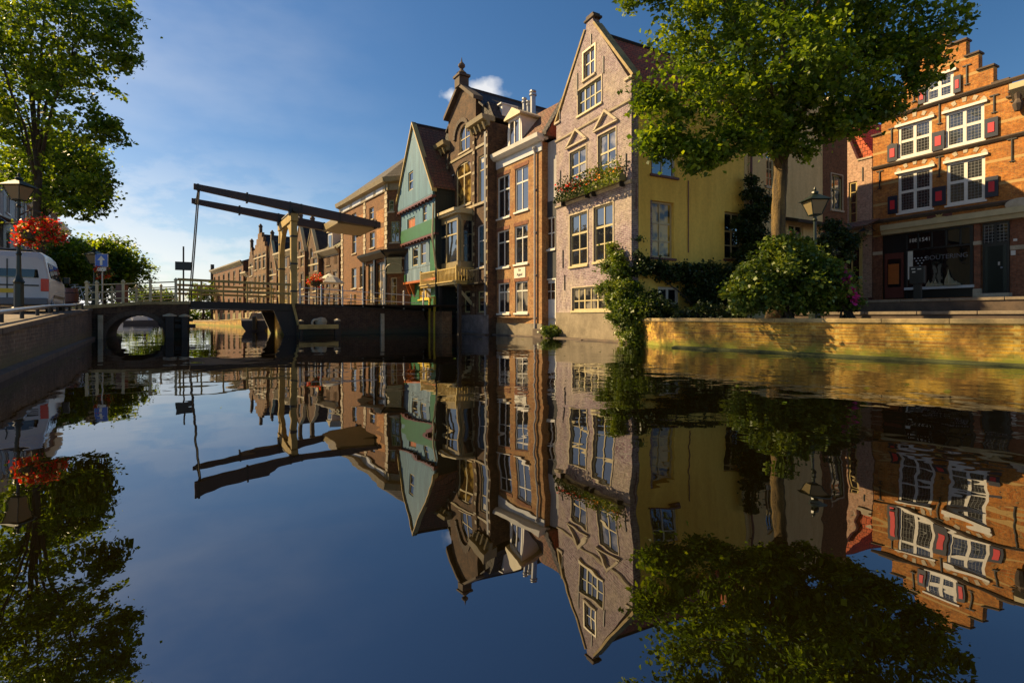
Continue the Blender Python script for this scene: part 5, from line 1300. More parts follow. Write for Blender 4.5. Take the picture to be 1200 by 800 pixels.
# ---- 10. stepped gable house
bands = []
f = Face(1023, 1206, 280, 1100, 22, zb=1.85); W = f.W; uc = f.u(1100.5)
for z in (3.3, 4.1, 4.95, 6.0, 6.9, 7.65, 8.6, 9.4, 10.2, 11.0): bands.append((z-.06, z+.06))
M['step_brick'] = brick('stepped_gable_brick', (.33, .10, .016), (.52, .21, .035), (.36, .22, .08), patch=(.42, .15, .022), pscale=1.4, stain=.55, bands=((.44, .28, .10), bands))
h = House(f, 'stepped_gable_house', 'large orange brick stepped gable house with white windows and red centred black shutters')
zb_ = 1.85
S = [(3.0, 10.45), (2.5, 11.25), (2.0, 12.08), (1.48, 12.9), (1.03, 13.7), (.36, 14.5)]
S = [(a, b-zb_) for a, b in S]
lower = S[0][1]
R_ = []; prev = lower-.85
R_ = [(W, -1.5), (W, prev)]
pts = []
for a, b in S: pts += [(a, b)]
right = [(W, prev), (uc+S[0][0], prev)]
for i, (a, b) in enumerate(S):
    right.append((uc+a, b)); 
    if i+1 < len(S): right.append((uc+S[i+1][0], b))
left = []
for i, (a, b) in enumerate(S):
    left.append((max(uc-a, .0), b))
    if i+1 < len(S): left.append((uc-S[i+1][0], b))
l0 = uc-S[0][0]
left = ([(0, prev), (max(l0, .02), prev)] if l0 > .05 else []) + left
poly = [(0, -1.5), (W, -1.5)] + right + left[::-1]
dd = [poly[0]]
for p in poly[1:]:
    if (Vector(p)-Vector(dd[-1])).length > .01: dd.append(p)
poly = dd
def cross(x0, x1, y0, y1, top=False):
    fr = h.win(x0, x1, y0, y1, vs=((.5, .13),), hs=((.52, .13),), fm='white', gm='glass_lead', sill='white', fw=.12, rev=.08)
    u0, u1, z0, z1 = h.rect(x0, x1, y0, y1)
    h.b(MB().box(u0-.12, u1+.12, -.09, -.003, z1+.003, z1+.12), 'head_moulding', M['white'], fr)
    return u0, u1, z0, z1
cross(1085, 1117.5, 89, 116)
for a in ((1052.5, 1092, 144, 182), (1108, 1153.5, 127, 169), (1052.5, 1092.5, 200, 247), (1109.5, 1154.5, 187, 237.5)): cross(*a)
h.wall(poly, 'step_brick', th=.4, body=([(0, -1.5), (W, -1.5), (W, lower-.9), (0, lower-.9)], 8))
for (x0, x1, y0, y1) in ((1076.5, 1085, 103, 122), (1117.8, 1126.7, 89, 109), (1040.5, 1052.3, 169.5, 189.5), (1092.6, 1107.6, 154.5, 176.5), (1154.2, 1170.5, 138.5, 160.7), (1041, 1052.3, 230, 250.7), (1093, 1109, 219, 241), (1155, 1170.6, 207, 231)):
    u0, u1, z0, z1 = h.rect(x0, x1, y0, y1)
    s_ = h.b(MB().box(u0, u1, -.075, -.028, z0, z1), 'shutter', M['navy'], bevel=.006)
    du, dz = (u1-u0)*.27, (z1-z0)*.25
    h.b(MB().box(u0+du, u1-du, -.095, -.076, z0+dz, z1-dz), 'shutter_centre', M['redpaint'], s_)
for zz in (f.z(1108, 117.5), f.z(1108, 177)-.02, f.z(1096, 246.5)-.12):
    h.b(MB().extr_u([(-.003, zz-.12), (-.06, zz-.10), (-.13, zz), (-.13, zz+.05), (-.003, zz+.09)], -.02, W), 'string_course', M['dark_stone'])
cm = MB()
top = [q for q in poly if q[1] > lower-1.2]
for (a, b), (c, d) in zip(poly[2:-1], poly[3:]):
    if abs(b-d) < .01 and abs(a-c) > .2: 
        l_, r_ = min(a, c), max(a, c); h.b(MB().box(l_-.06, r_+.06, -.09, .46, b+.002, b+.09), 'step_coping', M['dark_stone'], bevel=.01)

h.b(MB().lathe([(.1, 0), (.16, .12), (.05, .25), (.14, .4), (.02, .6)], (uc, .2, S[-1][1]+.09), 8), 'finial', M['iron'])
# relieving-arch stones over the windows
am = MB()
for (x0, x1, y0, y1) in ((1052.5, 1092, 144, 182), (1108, 1153.5, 127, 169), (1052.5, 1092.5, 200, 247), (1109.5, 1154.5, 187, 237.5)):
    u0, u1, z0, z1 = h.rect(x0, x1, y0, y1)
    for i in range(5):
        a = math.pi*(.17+.66*i/4); cx_, cz = (u0+u1)/2+(u1-u0)*.54*math.cos(a), z1+.02+.42*math.sin(a)-.05
        if z1 < 0: continue
        d = Vector((math.cos(a), 0, math.sin(a)*1.2)).normalized(); e = Vector((-d.z, 0, d.x)); c_ = Vector((cx_, -.02, cz))
        am = MB(); am.prism([c_+d*.12+e*.09, c_-d*.08+e*.07, c_-d*.08-e*.07, c_+d*.12-e*.09], (0, .018, 0)); h.b(am, 'arch_stone', M['stone'])
for (x, y0, y1) in ((1045, 150, 170), (1101, 121, 146), (1165, 111, 133), (1101, 183, 208), (1031, 200, 222), (1186, 162, 190), (1071, 92, 120), (1133, 76, 100), (1187, 106, 120)):
    u = f.u(x); h.b(MB().box(u-.022, u+.022, -.05, -.004, f.z(x, y1), f.z(x, y0)).box(u-.16, u+.16, -.045, -.02, f.z(x, y0)-.06, f.z(x, y0)-.01).box(u-.1, u+.1, -.045, -.02, f.z(x, y1)+.02, f.z(x, y1)+.06), 'wall_anchor', M['iron'])
# shop front
zf0 = f.z(1120, 266); 
h.b(MB().extr_u([(-.005, zf0), (-.28, zf0+.02), (-.32, zf0+.20), (-.38, zf0+.24), (-.38, zf0+.50), (-.005, zf0+.56)], f.u(1036), W), 'shop_fascia', M['cream'])
def rb(x0, x1, y0_, y1_, z0, z1): return (f.u(x0), f.u(x1), y0_, y1_, z0, z1)
zt = zf0-.003
sf = MB().box(f.u(1035), f.u(1142), -.02, -.004, 0, zt); h.b(sf, 'shop_back', M['black'])
m = MB(); frame(m, f.u(1062), f.u(1142), .55, zt, -.14, -.03, .09, ((.2, .05), (.42, .05), (.62, .05), (.82, .05)), (), .06)
m = MB(); a, b_ = f.u(1062), f.u(1142)
m.box(a, a+.08, -.14, -.03, .0, zt).box(b_-.12, b_, -.14, -.03, 0, zt).box(a+.08, b_-.12, -.14, -.03, zt-.1, zt-.001).box(a+.08, b_-.12, -.13, -.03, zt-.92, zt-.84)
for t in (.2, .41, .62, .82): m.box(a+(b_-a)*t-.025, a+(b_-a)*t+.025, -.125, -.03, zt-.84, zt-.1)
sw = h.b(m, 'shop_window', M['black'])
h.b(MB().box(a+.08, b_-.12, -.07, -.04, .55, zt-.92).box(a+.08, b_-.12, -.07, -.04, zt-.84, zt-.1), 'pane', M['glass_shop'], sw)
h.b(MB().box(a+.0, b_+.05, -.22, -.021, .42, .545), 'shop_sill', M['lightgrey'])
text('188', .26, (f.u(1071), -.075, zt-.42), 'white', sw, ext=.003); text('1541', .26, (f.u(1084.5), -.075, zt-.42), 'white', sw, ext=.003)
text('BOUTERING', .30, (f.u(1109.5), -.076, zt-1.35), 'lead', sw, ext=.003)
dm_ = MB(); uu, zz = f.u(1079), zt-1.35
for i, n_ in enumerate((4, 3, 2, 1)):
    for j in range(n_): dm_.lathe([(.0, 0), (.05, .04), (0, .08)], (uu+(j-(n_-1)/2)*.15, -.082, zz-.13*i), 4)
h.b(dm_, 'emblem', M['lightgrey'], sw)
h.b(MB().box(a+.11, a+.32, -.10, -.072, .95, 2.35), 'notice', M['canvas'], sw)
# display in the window
dp = MB()
for i, (x, hgt, r_) in enumerate(((1090, .3, .12), (1094, .22, .16), (1098, .34, .1), (1103, .2, .16), (1113, .75, .16), (1117, .35, .22), (1122, .2, .2))):
    dp.lathe([(r_, 0), (r_*.8, hgt*.4), (r_*.3, hgt*.7), (.01, hgt)], (f.u(x), -.15, .56), 10)
h.b(dp, 'window_display', M['tan'], sw)
# left shop door with poster, piers, right door
dr = h.b(MB().box(f.u(1038), f.u(1060), -.10, -.03, .05, zt-.95), 'door', M['maroon'])
h.b(MB().box(f.u(1041.5), f.u(1057), -.12, -.101, .6, zt-1.25), 'pane', M['glass_shop'], dr)
h.b(MB().box(f.u(1042.5), f.u(1055), -.135, -.121, .75, zt-1.5), 'poster', M['orange'], dr)
h.b(MB().box(f.u(1023), f.u(1034.5), -.03, -.004, -1, zt).box(f.u(1143), f.u(1150.5), -.16, -.004, -1, zt), 'pier', M['red_brick'])
h.b(MB().box(f.u(1143)-.02, f.u(1150.5)+.02, -.18, -.003, zt-.95, zt-.78).box(f.u(1023), f.u(1034.5), -.045, -.003, zt-.95, zt-.78), 'pier_band', M['stone'])
h.b(MB().box(f.u(1143)-.03, f.u(1150.5)+.03, -.22, -.003, -.5, .35), 'pier_foot', M['stone'], bevel=.03)
d0_, d1_ = f.u(1152), f.u(1183.5)
dr = h.b(MB().box(d0_, d1_, -.06, -.004, .12, zt-.01), 'door_recess', M['black'])
h.b(MB().box(d0_+.08, d0_+.72, -.10, -.061, .2, zt-1.05).box(d1_-.72, d1_-.08, -.10, -.061, .2, zt-1.05), 'door_leaf', M['darkgreen'], dr, bevel=.01)
h.b(MB().box(d0_+.05, (d0_+d1_)/2-.05, -.08, -.061, zt-.9, zt-.1).box((d0_+d1_)/2+.05, d1_-.05, -.08, -.061, zt-.9, zt-.1), 'pane', M['glass_lead'], dr)
h.b(MB().lathe([(.03, 0), (.05, .03), (.03, .07)], (d0_+.68, -.13, 1.2), 8), 'door_handle', M['steel'], dr)
h.b(MB().box(d0_+.55, d0_+.62, -.115, -.101, 1.35, 1.5), 'letter_plate', M['steel'], dr)
h.b(MB().box(d0_-.1, d1_+.1, -.45, -.062, -.2, .12), 'doorstep', M['stone'], bevel=.015)
h.b(MB().box(f.u(1184), W, -.03, -.004, -1, zt), 'lower_wall', M['red_brick'])
h.b(MB().box(f.u(1184), W+.001, -.045, -.003, zt-1.3, zt-1.12), 'stone_band', M['stone'])
h.b(MB().box(f.u(1185), f.u(1190.5), -.05, -.031, 1.75, 1.95).box(f.u(1188), f.u(1192.5), -.05, -.031, 2.35, 2.45), 'name_plate', M['white'])
h.b(MB().box(f.u(1101)-.5, f.u(1101)+.5, -.03, -.004, f.z(1101, 262), f.z(1101, 245.5)-.1), 'star_panel', M['maroon'])
sp = []; us, zs_ = f.u(1101), f.z(1101, 254.5)
for i in range(16): r_ = .26 if i % 2 == 0 else .09; sp.append((us+r_*math.cos(i*math.pi/8+math.pi/2), zs_+r_*math.sin(i*math.pi/8+math.pi/2)))
h.b(MB().extr_y(sp, -.06, -.031), 'star', M['yellow_cream'])
h.b(MB().lathe([(.0, 0), (.3, .04), (.36, .1), (.3, .16), (0, .2)], (0, 0, 0), 14), 'medallion', M['stone']).data.transform(Matrix.Translation((f.u(1196), -.12, f.z(1196, 239))) @ Matrix.Rotation(math.pi/2, 4, 'X') @ Matrix.Diagonal((1.3, .7, .5, 1)))
h.gable_roof(.15, 2*uc-.15, lower-1.0, 12.1-1.85+1.3, .41, 8, 'roof_red', um=uc)
# ---- 11. neighbour cornice at the right edge
f3 = Face(1206.5, 1330, 280, 1100, 22, zb=1.85)
h = House(f3, 'neighbour_house', 'brick house with a pale cornice cut off by the right edge of the picture')
h.win(1225, 1250, 190, 235, vs=(.5,), hs=(.6,), fm='white', gm='glass', sill='stone')
zt = f3.z(1207, 103)
h.wall([(0, -1.5), (f3.W, -1.5), (f3.W, zt), (0, zt)], 'red_brick', th=.3, body=([(0, -1.5), (f3.W, -1.5), (f3.W, zt), (0, zt)], 8))
h.b(MB().extr_u([(-.002, zt-.4), (-.1, zt-.4), (-.5, zt), (-.5, zt+.25), (.3, zt+.25), (.3, zt+.002), (-.002, zt+.002)], -.5, f3.W), 'cornice', M['cream'])
h.b(MB().lathe([(.12, 0), (.2, .3), (.1, .5), (.18, .8), (.05, 1.1)], (-.3, -.2, zt-.9), 8), 'bracket_figure', M['dark_stone'])
# parking post in front of the shop
p = at(1075.5, 354, 20.5); r = empty('information_pillar', (p.x, p.y, 1.5), f.mat().to_euler().z, 'dark information pillar with small white notices standing in front of the shop window', 'sign')
MB().box(-.13, .13, -.06, .06, 0, .75).build('stem', M['black'], r); MB().box(-.26, .26, -.09, .09, .75, 1.45).build('panel', M['black'], r, bevel=.015)
MB().box(-.18, -.05, -.10, -.092, 1.33, 1.37).box(.03, .16, -.10, -.092, 1.31, 1.35).box(-.15, -.04, -.10, -.092, 1.2, 1.25).build('notice', M['white'], r)

# ---- steps and raised pavement in front of the shops
def terrace(off0, top, label, px_from, name, mat, cop):
    """a raised strip, its edge parallel to the quay wall and off0 metres behind it"""
    n = Vector((.81, .59)); a = Vector(ql(px_from))+n*off0; b = Vector(ql(-26))+n*off0; far = n*30
    r = empty(name, (a.x, a.y, 0), 0, label, 'step')
    z = lambda p: p
    d = b-a; bk = n*.45
    MB().prism([(0, 0, .3), (bk.x, bk.y, .3), (bk.x, bk.y, top-.09), (0, 0, top-.09)], (d.x, d.y, 0)).build('riser', M[mat], r)
    k = int(d.length/1.2); cm = MB()
    for i in range(k):
        p = d*(i/k+.0003); q = d*((i+1)/k-.0003)-p; f_ = -n*.04
        cm.prism([(p.x+f_.x, p.y+f_.y, top-.088), (p.x+bk.x, p.y+bk.y, top-.088), (p.x+bk.x, p.y+bk.y, top), (p.x+f_.x, p.y+f_.y, top)], (q.x, q.y, 0))
    cm.build('kerb_stones', M[cop], r, bevel=.01)
    return a+n*.45, b+n*.45
a, b = terrace(4.2, 1.07, 'low dark step with a pale edge behind the bush and quay wall', -1.0, 'step', 'dark_stone', 'kerb')
n = Vector((.81, .59))
a2, b2 = terrace(7.3, 1.50, 'raised pavement edge with pale kerb stones in front of the shops', -2.2, 'step', 'dark_stone', 'kerb')
sheet('lower_pavement', [(a.x, a.y, 1.065), (b.x, b.y, 1.065), (b2.x-n.x*.5, b2.y-n.y*.5, 1.10), (a2.x-n.x*.5, a2.y-n.y*.5, 1.10)], M['street'])
e0, e1 = Vector(f.O)+f.d*-6.5-n*0, Vector(f.O)+f.d*24
sheet('upper_pavement', [(a2.x, a2.y, 1.49), (b2.x, b2.y, 1.49), (e1.x+2, e1.y, 1.84), (e0.x, e0.y, 1.84)], M['street'])

# ================================================================== LEFT BANK HOUSES
def left_house(t0, t1, H, mat, roof_, label, cols, floors, trim='white', off=8.2, gable=False):
    """t = metres along the left quay from the point (-7.6, 7.6)"""
    d = Vector((-.584, .812)); n = Vector((-.812, -.584))
    a = Vector((-7.6, 7.6))+n*off+d*t1; b = Vector((-7.6, 7.6))+n*off+d*t0      # seen from the water the far end is to the right
    a, b = b, a
    o = a; dd = (b-a).normalized()
    class G(Face):
        def __init__(s): s.O = o; s.d = dd; s.nin = Vector((-dd.y, dd.x)); s.W = (b-a).length; s.zb = .9
    f = G(); h = House(f, 'town_house', label, 'house', 'houses on the left bank'); W = f.W; fh = (H-.3)/floors
    for fl in range(floors):
        for c in range(cols):
            w = min(1.1, W/cols*.55); uc = W*(c+.5)/cols
            h.win(0, 0, 0, 0, uz=(uc-w/2, uc+w/2, .8+fl*fh, .8+fl*fh+min(1.8, fh*.62)), vs=(.5,), hs=(.66,), fm=trim, sill=trim)
    h.wall([(0, -1.5), (W, -1.5), (W, H), (0, H)], mat, th=.3, body=([(0, -1.5), (W, -1.5), (W, H), (0, H)], 9))
    h.b(MB().extr_u([(-.002, H-.35), (-.1, H-.35), (-.45, H-.03), (-.45, H+.2), (.2, H+.2), (.2, H+.002), (-.002, H+.002)], -.1, W+.1), 'cornice', M[trim])
    h.b(MB().add([(-.1, 0, H+.21), (W+.1, 0, H+.21), (W+.1, 9, H+.21), (-.1, 9, H+.21), (.8, 3, H+2.6), (W-.8, 3, H+2.6), (W-.8, 7, H+2.6), (.8, 7, H+2.6)],
            [(0, 1, 5, 4), (1, 2, 6, 5), (2, 3, 7, 6), (3, 0, 4, 7), (4, 5, 6, 7)]), 'roof', M[roof_])
    return h, f
# face must look at the canal: u runs so that "into the house" is away from the water
def left_house_fix(*a, **k): return left_house(*a, **k)
left_house(26, 33.9, 8.6, 'brownplaster', 'roof_dark', 'grey rendered house at the left edge behind the white van', 3, 3, off=5.4)
left_house(34, 41.9, 9.2, 'lead', 'roof_dark', 'slate grey house with white windows behind the lamp and flower basket', 3, 3, off=5.4)
left_house(42, 49.9, 8.8, 'red_brick', 'roof_brown', 'dark red brick house on the left bank behind the tall tree', 3, 3, off=5.4)
left_house(50, 58.9, 10.6, 'brown_wall', 'roof_dark', 'chocolate brown house on the left bank, right of the flower basket', 3, 3, off=5.4)
left_house(59, 66, 9.6, 'brownplaster', 'roof_dark', 'tall grey house at the far end of the left bank row', 3, 4, off=5.4)
d = Vector((-.584, .812)); n = Vector((-.812, -.584)); p = Vector((-7.6, 7.6))+n*5.35+d*33.5
r = empty('striped_awning', (p.x, p.y, .9), math.atan2(.812, -.584), 'red and white striped awning above the roof of the white van', 'awning')
W = 4.5
for i in range(12):
    a = W*i/12-W/2; q = MB().prism([(a+.004, .0, 6.1), (a+W/12-.004, .0, 6.1), (a+W/12-.004, -1.3, 5.5), (a+.004, -1.3, 5.5)], (0, 0, .03)).box(a+.004, a+W/12-.004, -1.32, -1.30, 4.3, 5.52)
    q.build('awning_strip', M['redpaint' if i % 2 else 'canvas'], r)

# ================================================================== TREES, BUSHES, IVY
def lobes(lst): return [(tuple(at(px, py, Z)), (r*Z/F, r*Z/F*1.0, r*Z/F*.82)) for px, py, r, Z in lst]
big = lobes([(930, 10, 105, 14.8), (825, 45, 56, 14.2), (802, 108, 42, 13.9), (850, 112, 44, 13.5), (1015, 45, 66, 14.6), (985, 92, 42, 14), (1058, 42, 44, 14.6), (872, 138, 30, 13.6), (792, 12, 34, 14.3),
             (900, 75, 60, 13.2), (772, 140, 26, 13.7), (828, 160, 18, 13.6), (925, 130, 36, 14.6), (1032, 100, 26, 14.4), (1088, 38, 28, 14.6), (1082, 78, 16, 14.6), (1060, 96, 18, 14.5), (950, 50, 70, 16.4), (860, 60, 62, 16.3), (1000, 60, 54, 16.2),
             (920, -130, 150, 15), (820, -80, 100, 14.8), (990, -100, 90, 15), (752, 2, 14, 14.2), (765, 112, 18, 13.8), (990, 142, 12, 14.2), (815, 172, 13, 13.6), (960, 118, 34, 13.9), (792, 165, 15, 13.7), (838, 180, 10, 13.5),
             (872, 168, 13, 13.5), (1012, 132, 13, 14.3), (1045, 124, 12, 14.4), (968, 150, 12, 14.3), (905, 165, 11, 14.2), (758, 166, 10, 13.8), (912, 150, 30, 14.8), (898, 165, 16, 14.5), (932, 168, 15, 14.5), (940, 80, 55, 13.4), (890, 120, 40, 14.8), (780, 172, 16, 13.8), (820, 185, 12, 13.6), (1000, 135, 22, 14.4), (1055, 66, 24, 14.6)])
tree('lime_tree', 'big leafy tree with a thick sunlit trunk rising behind the round bush', (7.72, 14.8, .86), big, 860, 58, .29, .125, 'leaf', 'bark', .20, 5.6, 11, limbs=14, lean=(.02, 0))
lt = lobes([(20, 20, 88, 19.5), (70, 50, 54, 19), (100, 28, 44, 19), (25, 105, 52, 19.5), (82, 96, 32, 19), (50, 165, 44, 19.3), (98, 165, 24, 19), (4, 180, 30, 19.5), (128, 40, 22, 19), (100, 8, 34, 19.4), (126, 154, 12, 19), (118, 140, 10, 19), (35, 212, 22, 19.4), (105, 215, 10, 19), (85, 230, 14, 19),
            (20, -120, 140, 20), (60, -95, 75, 19.5), (-60, 60, 90, 20), (-60, -50, 120, 20), (50, 90, 46, 21.5), (0, 60, 70, 17.5), (136, 16, 14, 19), (143, 68, 9, 19)])
tree('elm_tree', 'very tall tree filling the top left corner above the white van', (at(43, 366, 19.3).x, 19.3, 1.0), lt, 560, 50, .36, .15, 'leaf_back', 'bark_dark', .13, 6.2, 12, limbs=12)
lt2 = lobes([(85, 195, 36, 24), (95, 225, 28, 24), (60, 215, 36, 24), (75, 170, 30, 24.5), (112, 215, 14, 24), (105, 240, 13, 24), (45, 190, 36, 24.5)])
tree('elm_tree', 'darker lower tree standing behind the very tall one, beside the red flower basket', (at(50, 366, 24).x, 24, 1.1), lt2, 260, 50, .36, .15, 'leaf_back', 'bark_dark', .11, 5.0, 13, limbs=6)
st1 = lobes([(118, 308, 34, 38), (145, 318, 22, 38), (100, 300, 26, 38), (135, 298, 20, 38), (125, 330, 30, 38), (152, 312, 14, 38)])
tree('round_tree', 'round green tree beyond the left end of the bridge, behind the blue arrow sign', (at(122, 366, 38).x, 38, 1.0), st1, 420, 34, .45, .2, 'leaf_back', 'bark_dark', .14, 2.2, 14, limbs=5)
st2 = lobes([(80, 300, 22, 33), (72, 320, 18, 33), (92, 318, 18, 33), (85, 335, 16, 33)])
tree('round_tree', 'yellow-green small tree between the white van and the round tree', (at(80, 366, 33).x, 33, 1.0), st2, 240, 34, .4, .18, 'leaf_back', 'bark_dark', .12, 2.0, 15, limbs=4)
for i, (px, py, r_, Z, lab) in enumerate(((170, 350, 13, 75, 'low distant tree seen through the railing above the brick arch'), (192, 352, 10, 80, 'low distant bushy tree seen left of the signboard pole'), (238, 346, 12, 78, 'distant green tree seen between the timber rails and the dark red house'))):
    tree('distant_tree', lab, (at(px, 366, Z).x, Z, .6), lobes([(px, py-4, r_, Z), (px+7, py, r_*.7, Z), (px-7, py, r_*.7, Z)]), 60, 30, .5, .3, 'leaf_back', 'bark_dark', .2, 1.2, 40+i, 'distant trees beyond the bridge', limbs=3, sprays=0)
def hedge():
    Z = 82; r = empty('hedge', at(170, 372, Z)+Vector((0, 0, -.5)), 0, 'long dark hedge along the far bank, seen under and beyond the bridge', 'hedge'); bx = Vector(r.location)
    L2 = [(tuple(at(px, 366+2*math.sin(px), Z)-bx), (1.5, 1.2, 1.5)) for px in range(60, 262, 7)]
    cs, pts = clumps(L2, 260, 30, .45, 71); leaves_mesh('foliage', pts, .35, M['leaf_back'], r, 71)
hedge()
for px, w_, lab, mm in ((150, 1.6, 'pale cabin boat moored far beyond the brick arch, left one', 'white'), (170, 1.8, 'dark low boat moored far beyond the brick arch, right one', 'navy')):
    p = at(px, 379, 70); r = empty('cabin_boat', (p.x, p.y, 0), .2, lab, 'boat')
    MB().prism([(-2.2, -w_/2, -.1), (2.0, -w_/2, -.1), (2.6, -w_/2, .6), (-2.3, -w_/2, .5)], (0, w_, 0)).build('hull', M[mm], r, bevel=.05)
    MB().prism([(-1.2, -w_*.35, .5), (.8, -w_*.35, .52), (.4, -w_*.35, 1.1), (-1.1, -w_*.35, 1.1)], (0, w_*.7, 0)).build('cabin', M['lightgrey'], r, bevel=.04)
def bush(name, label, base, lst, ncl, per, cr, leaf, mat, seed, cat='bush', group=None, Z=True, stems=True, up=.3):
    r = empty(name, base, 0, label, cat, group); bx = Vector(base)
    L2 = [(tuple(Vector(c)-bx), rr_) for c, rr_ in (lobes(lst) if Z else lst)]
    gg = random.Random(seed); L3 = []
    for c, r_ in L2:                                      # shoots poking out of the outline
        rx = r_[0] if isinstance(r_, tuple) else r_
        for _ in range(7):
            d = Vector((gg.gauss(0, 1), gg.gauss(0, 1), abs(gg.gauss(0, 1)))).normalized(); L3.append((tuple(Vector(c)+d*rx*gg.uniform(.95, 1.3)), (rx*.14, rx*.14, rx*.16)))
    _, p3 = clumps(L3, int(ncl*.3), per//2, cr*.6, seed+3)
    cs, pts = clumps(L2, ncl, per, cr, seed, shell=.45); pts = np.concatenate([pts, p3]); pts = pts[pts[:, 2] > -.75*bx.z if bx.z > 0 else slice(None)]
    leaves_mesh('foliage', pts, leaf, M[mat], r, seed, up)
    if stems:
        m = MB(); g = random.Random(seed)
        for i in range(14):
            e = Vector(cs[g.randrange(len(cs))]); m.path([Vector((g.uniform(-.2, .2), g.uniform(-.1, .1), 0)), e*.5+Vector((0, 0, .1)), e], [.03, .02, .006], 5)
        m.build('stems', M['bark_dark'], r)
    return r
bush('round_bush', 'big round glossy bush at the foot of the big tree, on the quay edge', (at(925, 372, 13.2).x, 13.2, .86),
     [(922, 332, 44, 13.3), (890, 340, 30, 13.0), (960, 335, 34, 13.2), (925, 308, 28, 13.3), (900, 318, 24, 13.3), (948, 316, 24, 13.4), (875, 350, 22, 13), (966, 354, 17, 13.2), (908, 294, 13, 13.4), (872, 330, 10, 13.1), (978, 322, 9, 13.3), (940, 290, 8, 13.3)], 620, 36, .13, .095, 'leaf_bush', 31)
r = bush('flowering_plant', 'magenta flowers beside the round bush in front of the shop window', (at(992, 372, 13.3).x, 13.3, .86), [(988, 350, 13, 13.3), (997, 356, 10, 13.3), (990, 336, 9, 13.3)], 60, 34, .12, .08, 'leaf_bush', 32, 'plant')
bx = Vector(r.location)
g_ = np.random.default_rng(5); cs = []
for px, py, s_, k in ((985, 325, 6, 150), (986, 335, 8, 190), (992, 343, 7, 170), (982, 317, 4, 60), (998, 350, 5, 60)):
    c = at(px+3, py, 13.0)-bx; cs.append(np.array(c)[None]+g_.normal(size=(k, 3))*s_*13/F*.5)
leaves_mesh('blossoms', np.concatenate(cs), .07, M['petal_pink'], r, 6, .4, asp=1)
# climbing plant at the corner of the purple house
def onpath(pts, k, spread, seed):
    g = np.random.default_rng(seed); P = [np.array(p) for p in pts]; out = []
    for a, b in zip(P[:-1], P[1:]):
        t = g.random((k, 1)); out.append(a+(b-a)*t+g.normal(size=(k, 3))*spread)
    return np.concatenate(out)
def vine(name, label, lst, ncl, per, cr, leaf, mat, seed, base, cat='climbing plant', stem=None):
    r = empty(name, base, 0, label, cat); bx = Vector(base)
    L2 = [(tuple(Vector(c)-bx), rr_) for c, rr_ in lobes(lst)]
    cs, pts = clumps(L2, ncl, per, cr, seed, shell=.3); leaves_mesh('foliage', pts, leaf, M[mat], r, seed, .3)
    m = MB(); g = random.Random(seed); prev = Vector((0, 0, 0))
    for c, _ in L2[:8]:
        m.path([prev, (prev+Vector(c))*.5+Vector((g.uniform(-.1, .1), 0, .1)), Vector(c)], [.035, .025, .015], 6); prev = Vector(c)
    m.build('stems', M['bark_dark'], r); return r
vine('climbing_shrub', 'sunlit climbing shrub hanging down the right corner of the purple brick house to the water',
     [(742, 388, 20, 17.9), (738, 365, 20, 17.9), (725, 372, 14, 18.2), (735, 340, 16, 18.0), (720, 352, 12, 18.6), (727, 318, 14, 18.3), (722, 302, 11, 18.6), (718, 292, 7, 18.8), (750, 400, 12, 17.6), (757, 362, 18, 17.6), (709, 312, 8, 19.2), (716, 335, 10, 18.9), (705, 340, 7, 19.4)],
     620, 30, .13, .085, 'leaf_bush', 33, (at(740, 372, 17.9).x, 17.9, .5))
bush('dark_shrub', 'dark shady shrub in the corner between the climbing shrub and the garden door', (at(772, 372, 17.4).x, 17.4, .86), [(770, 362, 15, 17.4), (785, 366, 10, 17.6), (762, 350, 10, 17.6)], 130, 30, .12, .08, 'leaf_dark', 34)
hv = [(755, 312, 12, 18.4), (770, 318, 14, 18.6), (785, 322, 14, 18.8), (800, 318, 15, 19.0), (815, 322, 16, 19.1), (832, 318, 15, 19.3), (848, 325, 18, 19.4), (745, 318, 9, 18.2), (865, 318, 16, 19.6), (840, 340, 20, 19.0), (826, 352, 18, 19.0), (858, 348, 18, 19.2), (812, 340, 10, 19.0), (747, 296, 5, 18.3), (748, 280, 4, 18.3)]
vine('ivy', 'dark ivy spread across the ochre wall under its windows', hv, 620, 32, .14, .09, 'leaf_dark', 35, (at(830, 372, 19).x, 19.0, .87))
vine('ivy', 'tall dark ivy climbing the cream wall left of the big trunk', [(880, 330, 18, 19.8), (882, 300, 18, 20.2), (880, 275, 16, 20.4), (885, 250, 15, 20.5), (884, 228, 11, 20.6), (880, 212, 7, 20.6), (896, 290, 14, 20.6), (868, 262, 8, 20.2), (897, 240, 10, 20.8)], 460, 32, .15, .10, 'leaf_dark', 36, (at(880, 372, 19.8).x, 19.8, .87))
vine('ivy', 'dark climber around the lamp post and shop canopy, right of the big trunk', [(965, 285, 13, 17.5), (980, 278, 13, 17.8), (993, 285, 12, 18), (975, 265, 9, 18), (960, 300, 10, 17.4), (990, 300, 8, 17.8), (1000, 280, 6, 18)], 220, 30, .12, .085, 'leaf_dark', 37, (at(978, 372, 17.6).x, 17.6, .87))
bush('ground_planting', 'low garden plants behind the quay wall between the garden door and the round bush', (at(830, 372, 16.4).x, 16.4, .86), [(800, 372, 10, 16.4), (820, 368, 12, 16.6), (845, 370, 12, 16.2), (865, 368, 12, 16)], 90, 26, .12, .08, 'leaf_dark', 38, 'plants')
bush('water_plant', 'small green plant growing at the water line under the white door', (at(645, 388, 23).x, 23.0, .15), [(642, 388, 9, 22.6), (650, 390, 6, 22.4)], 60, 22, .08, .09, 'leaf_bush', 39, 'plant', stems=False)
f = purple_face

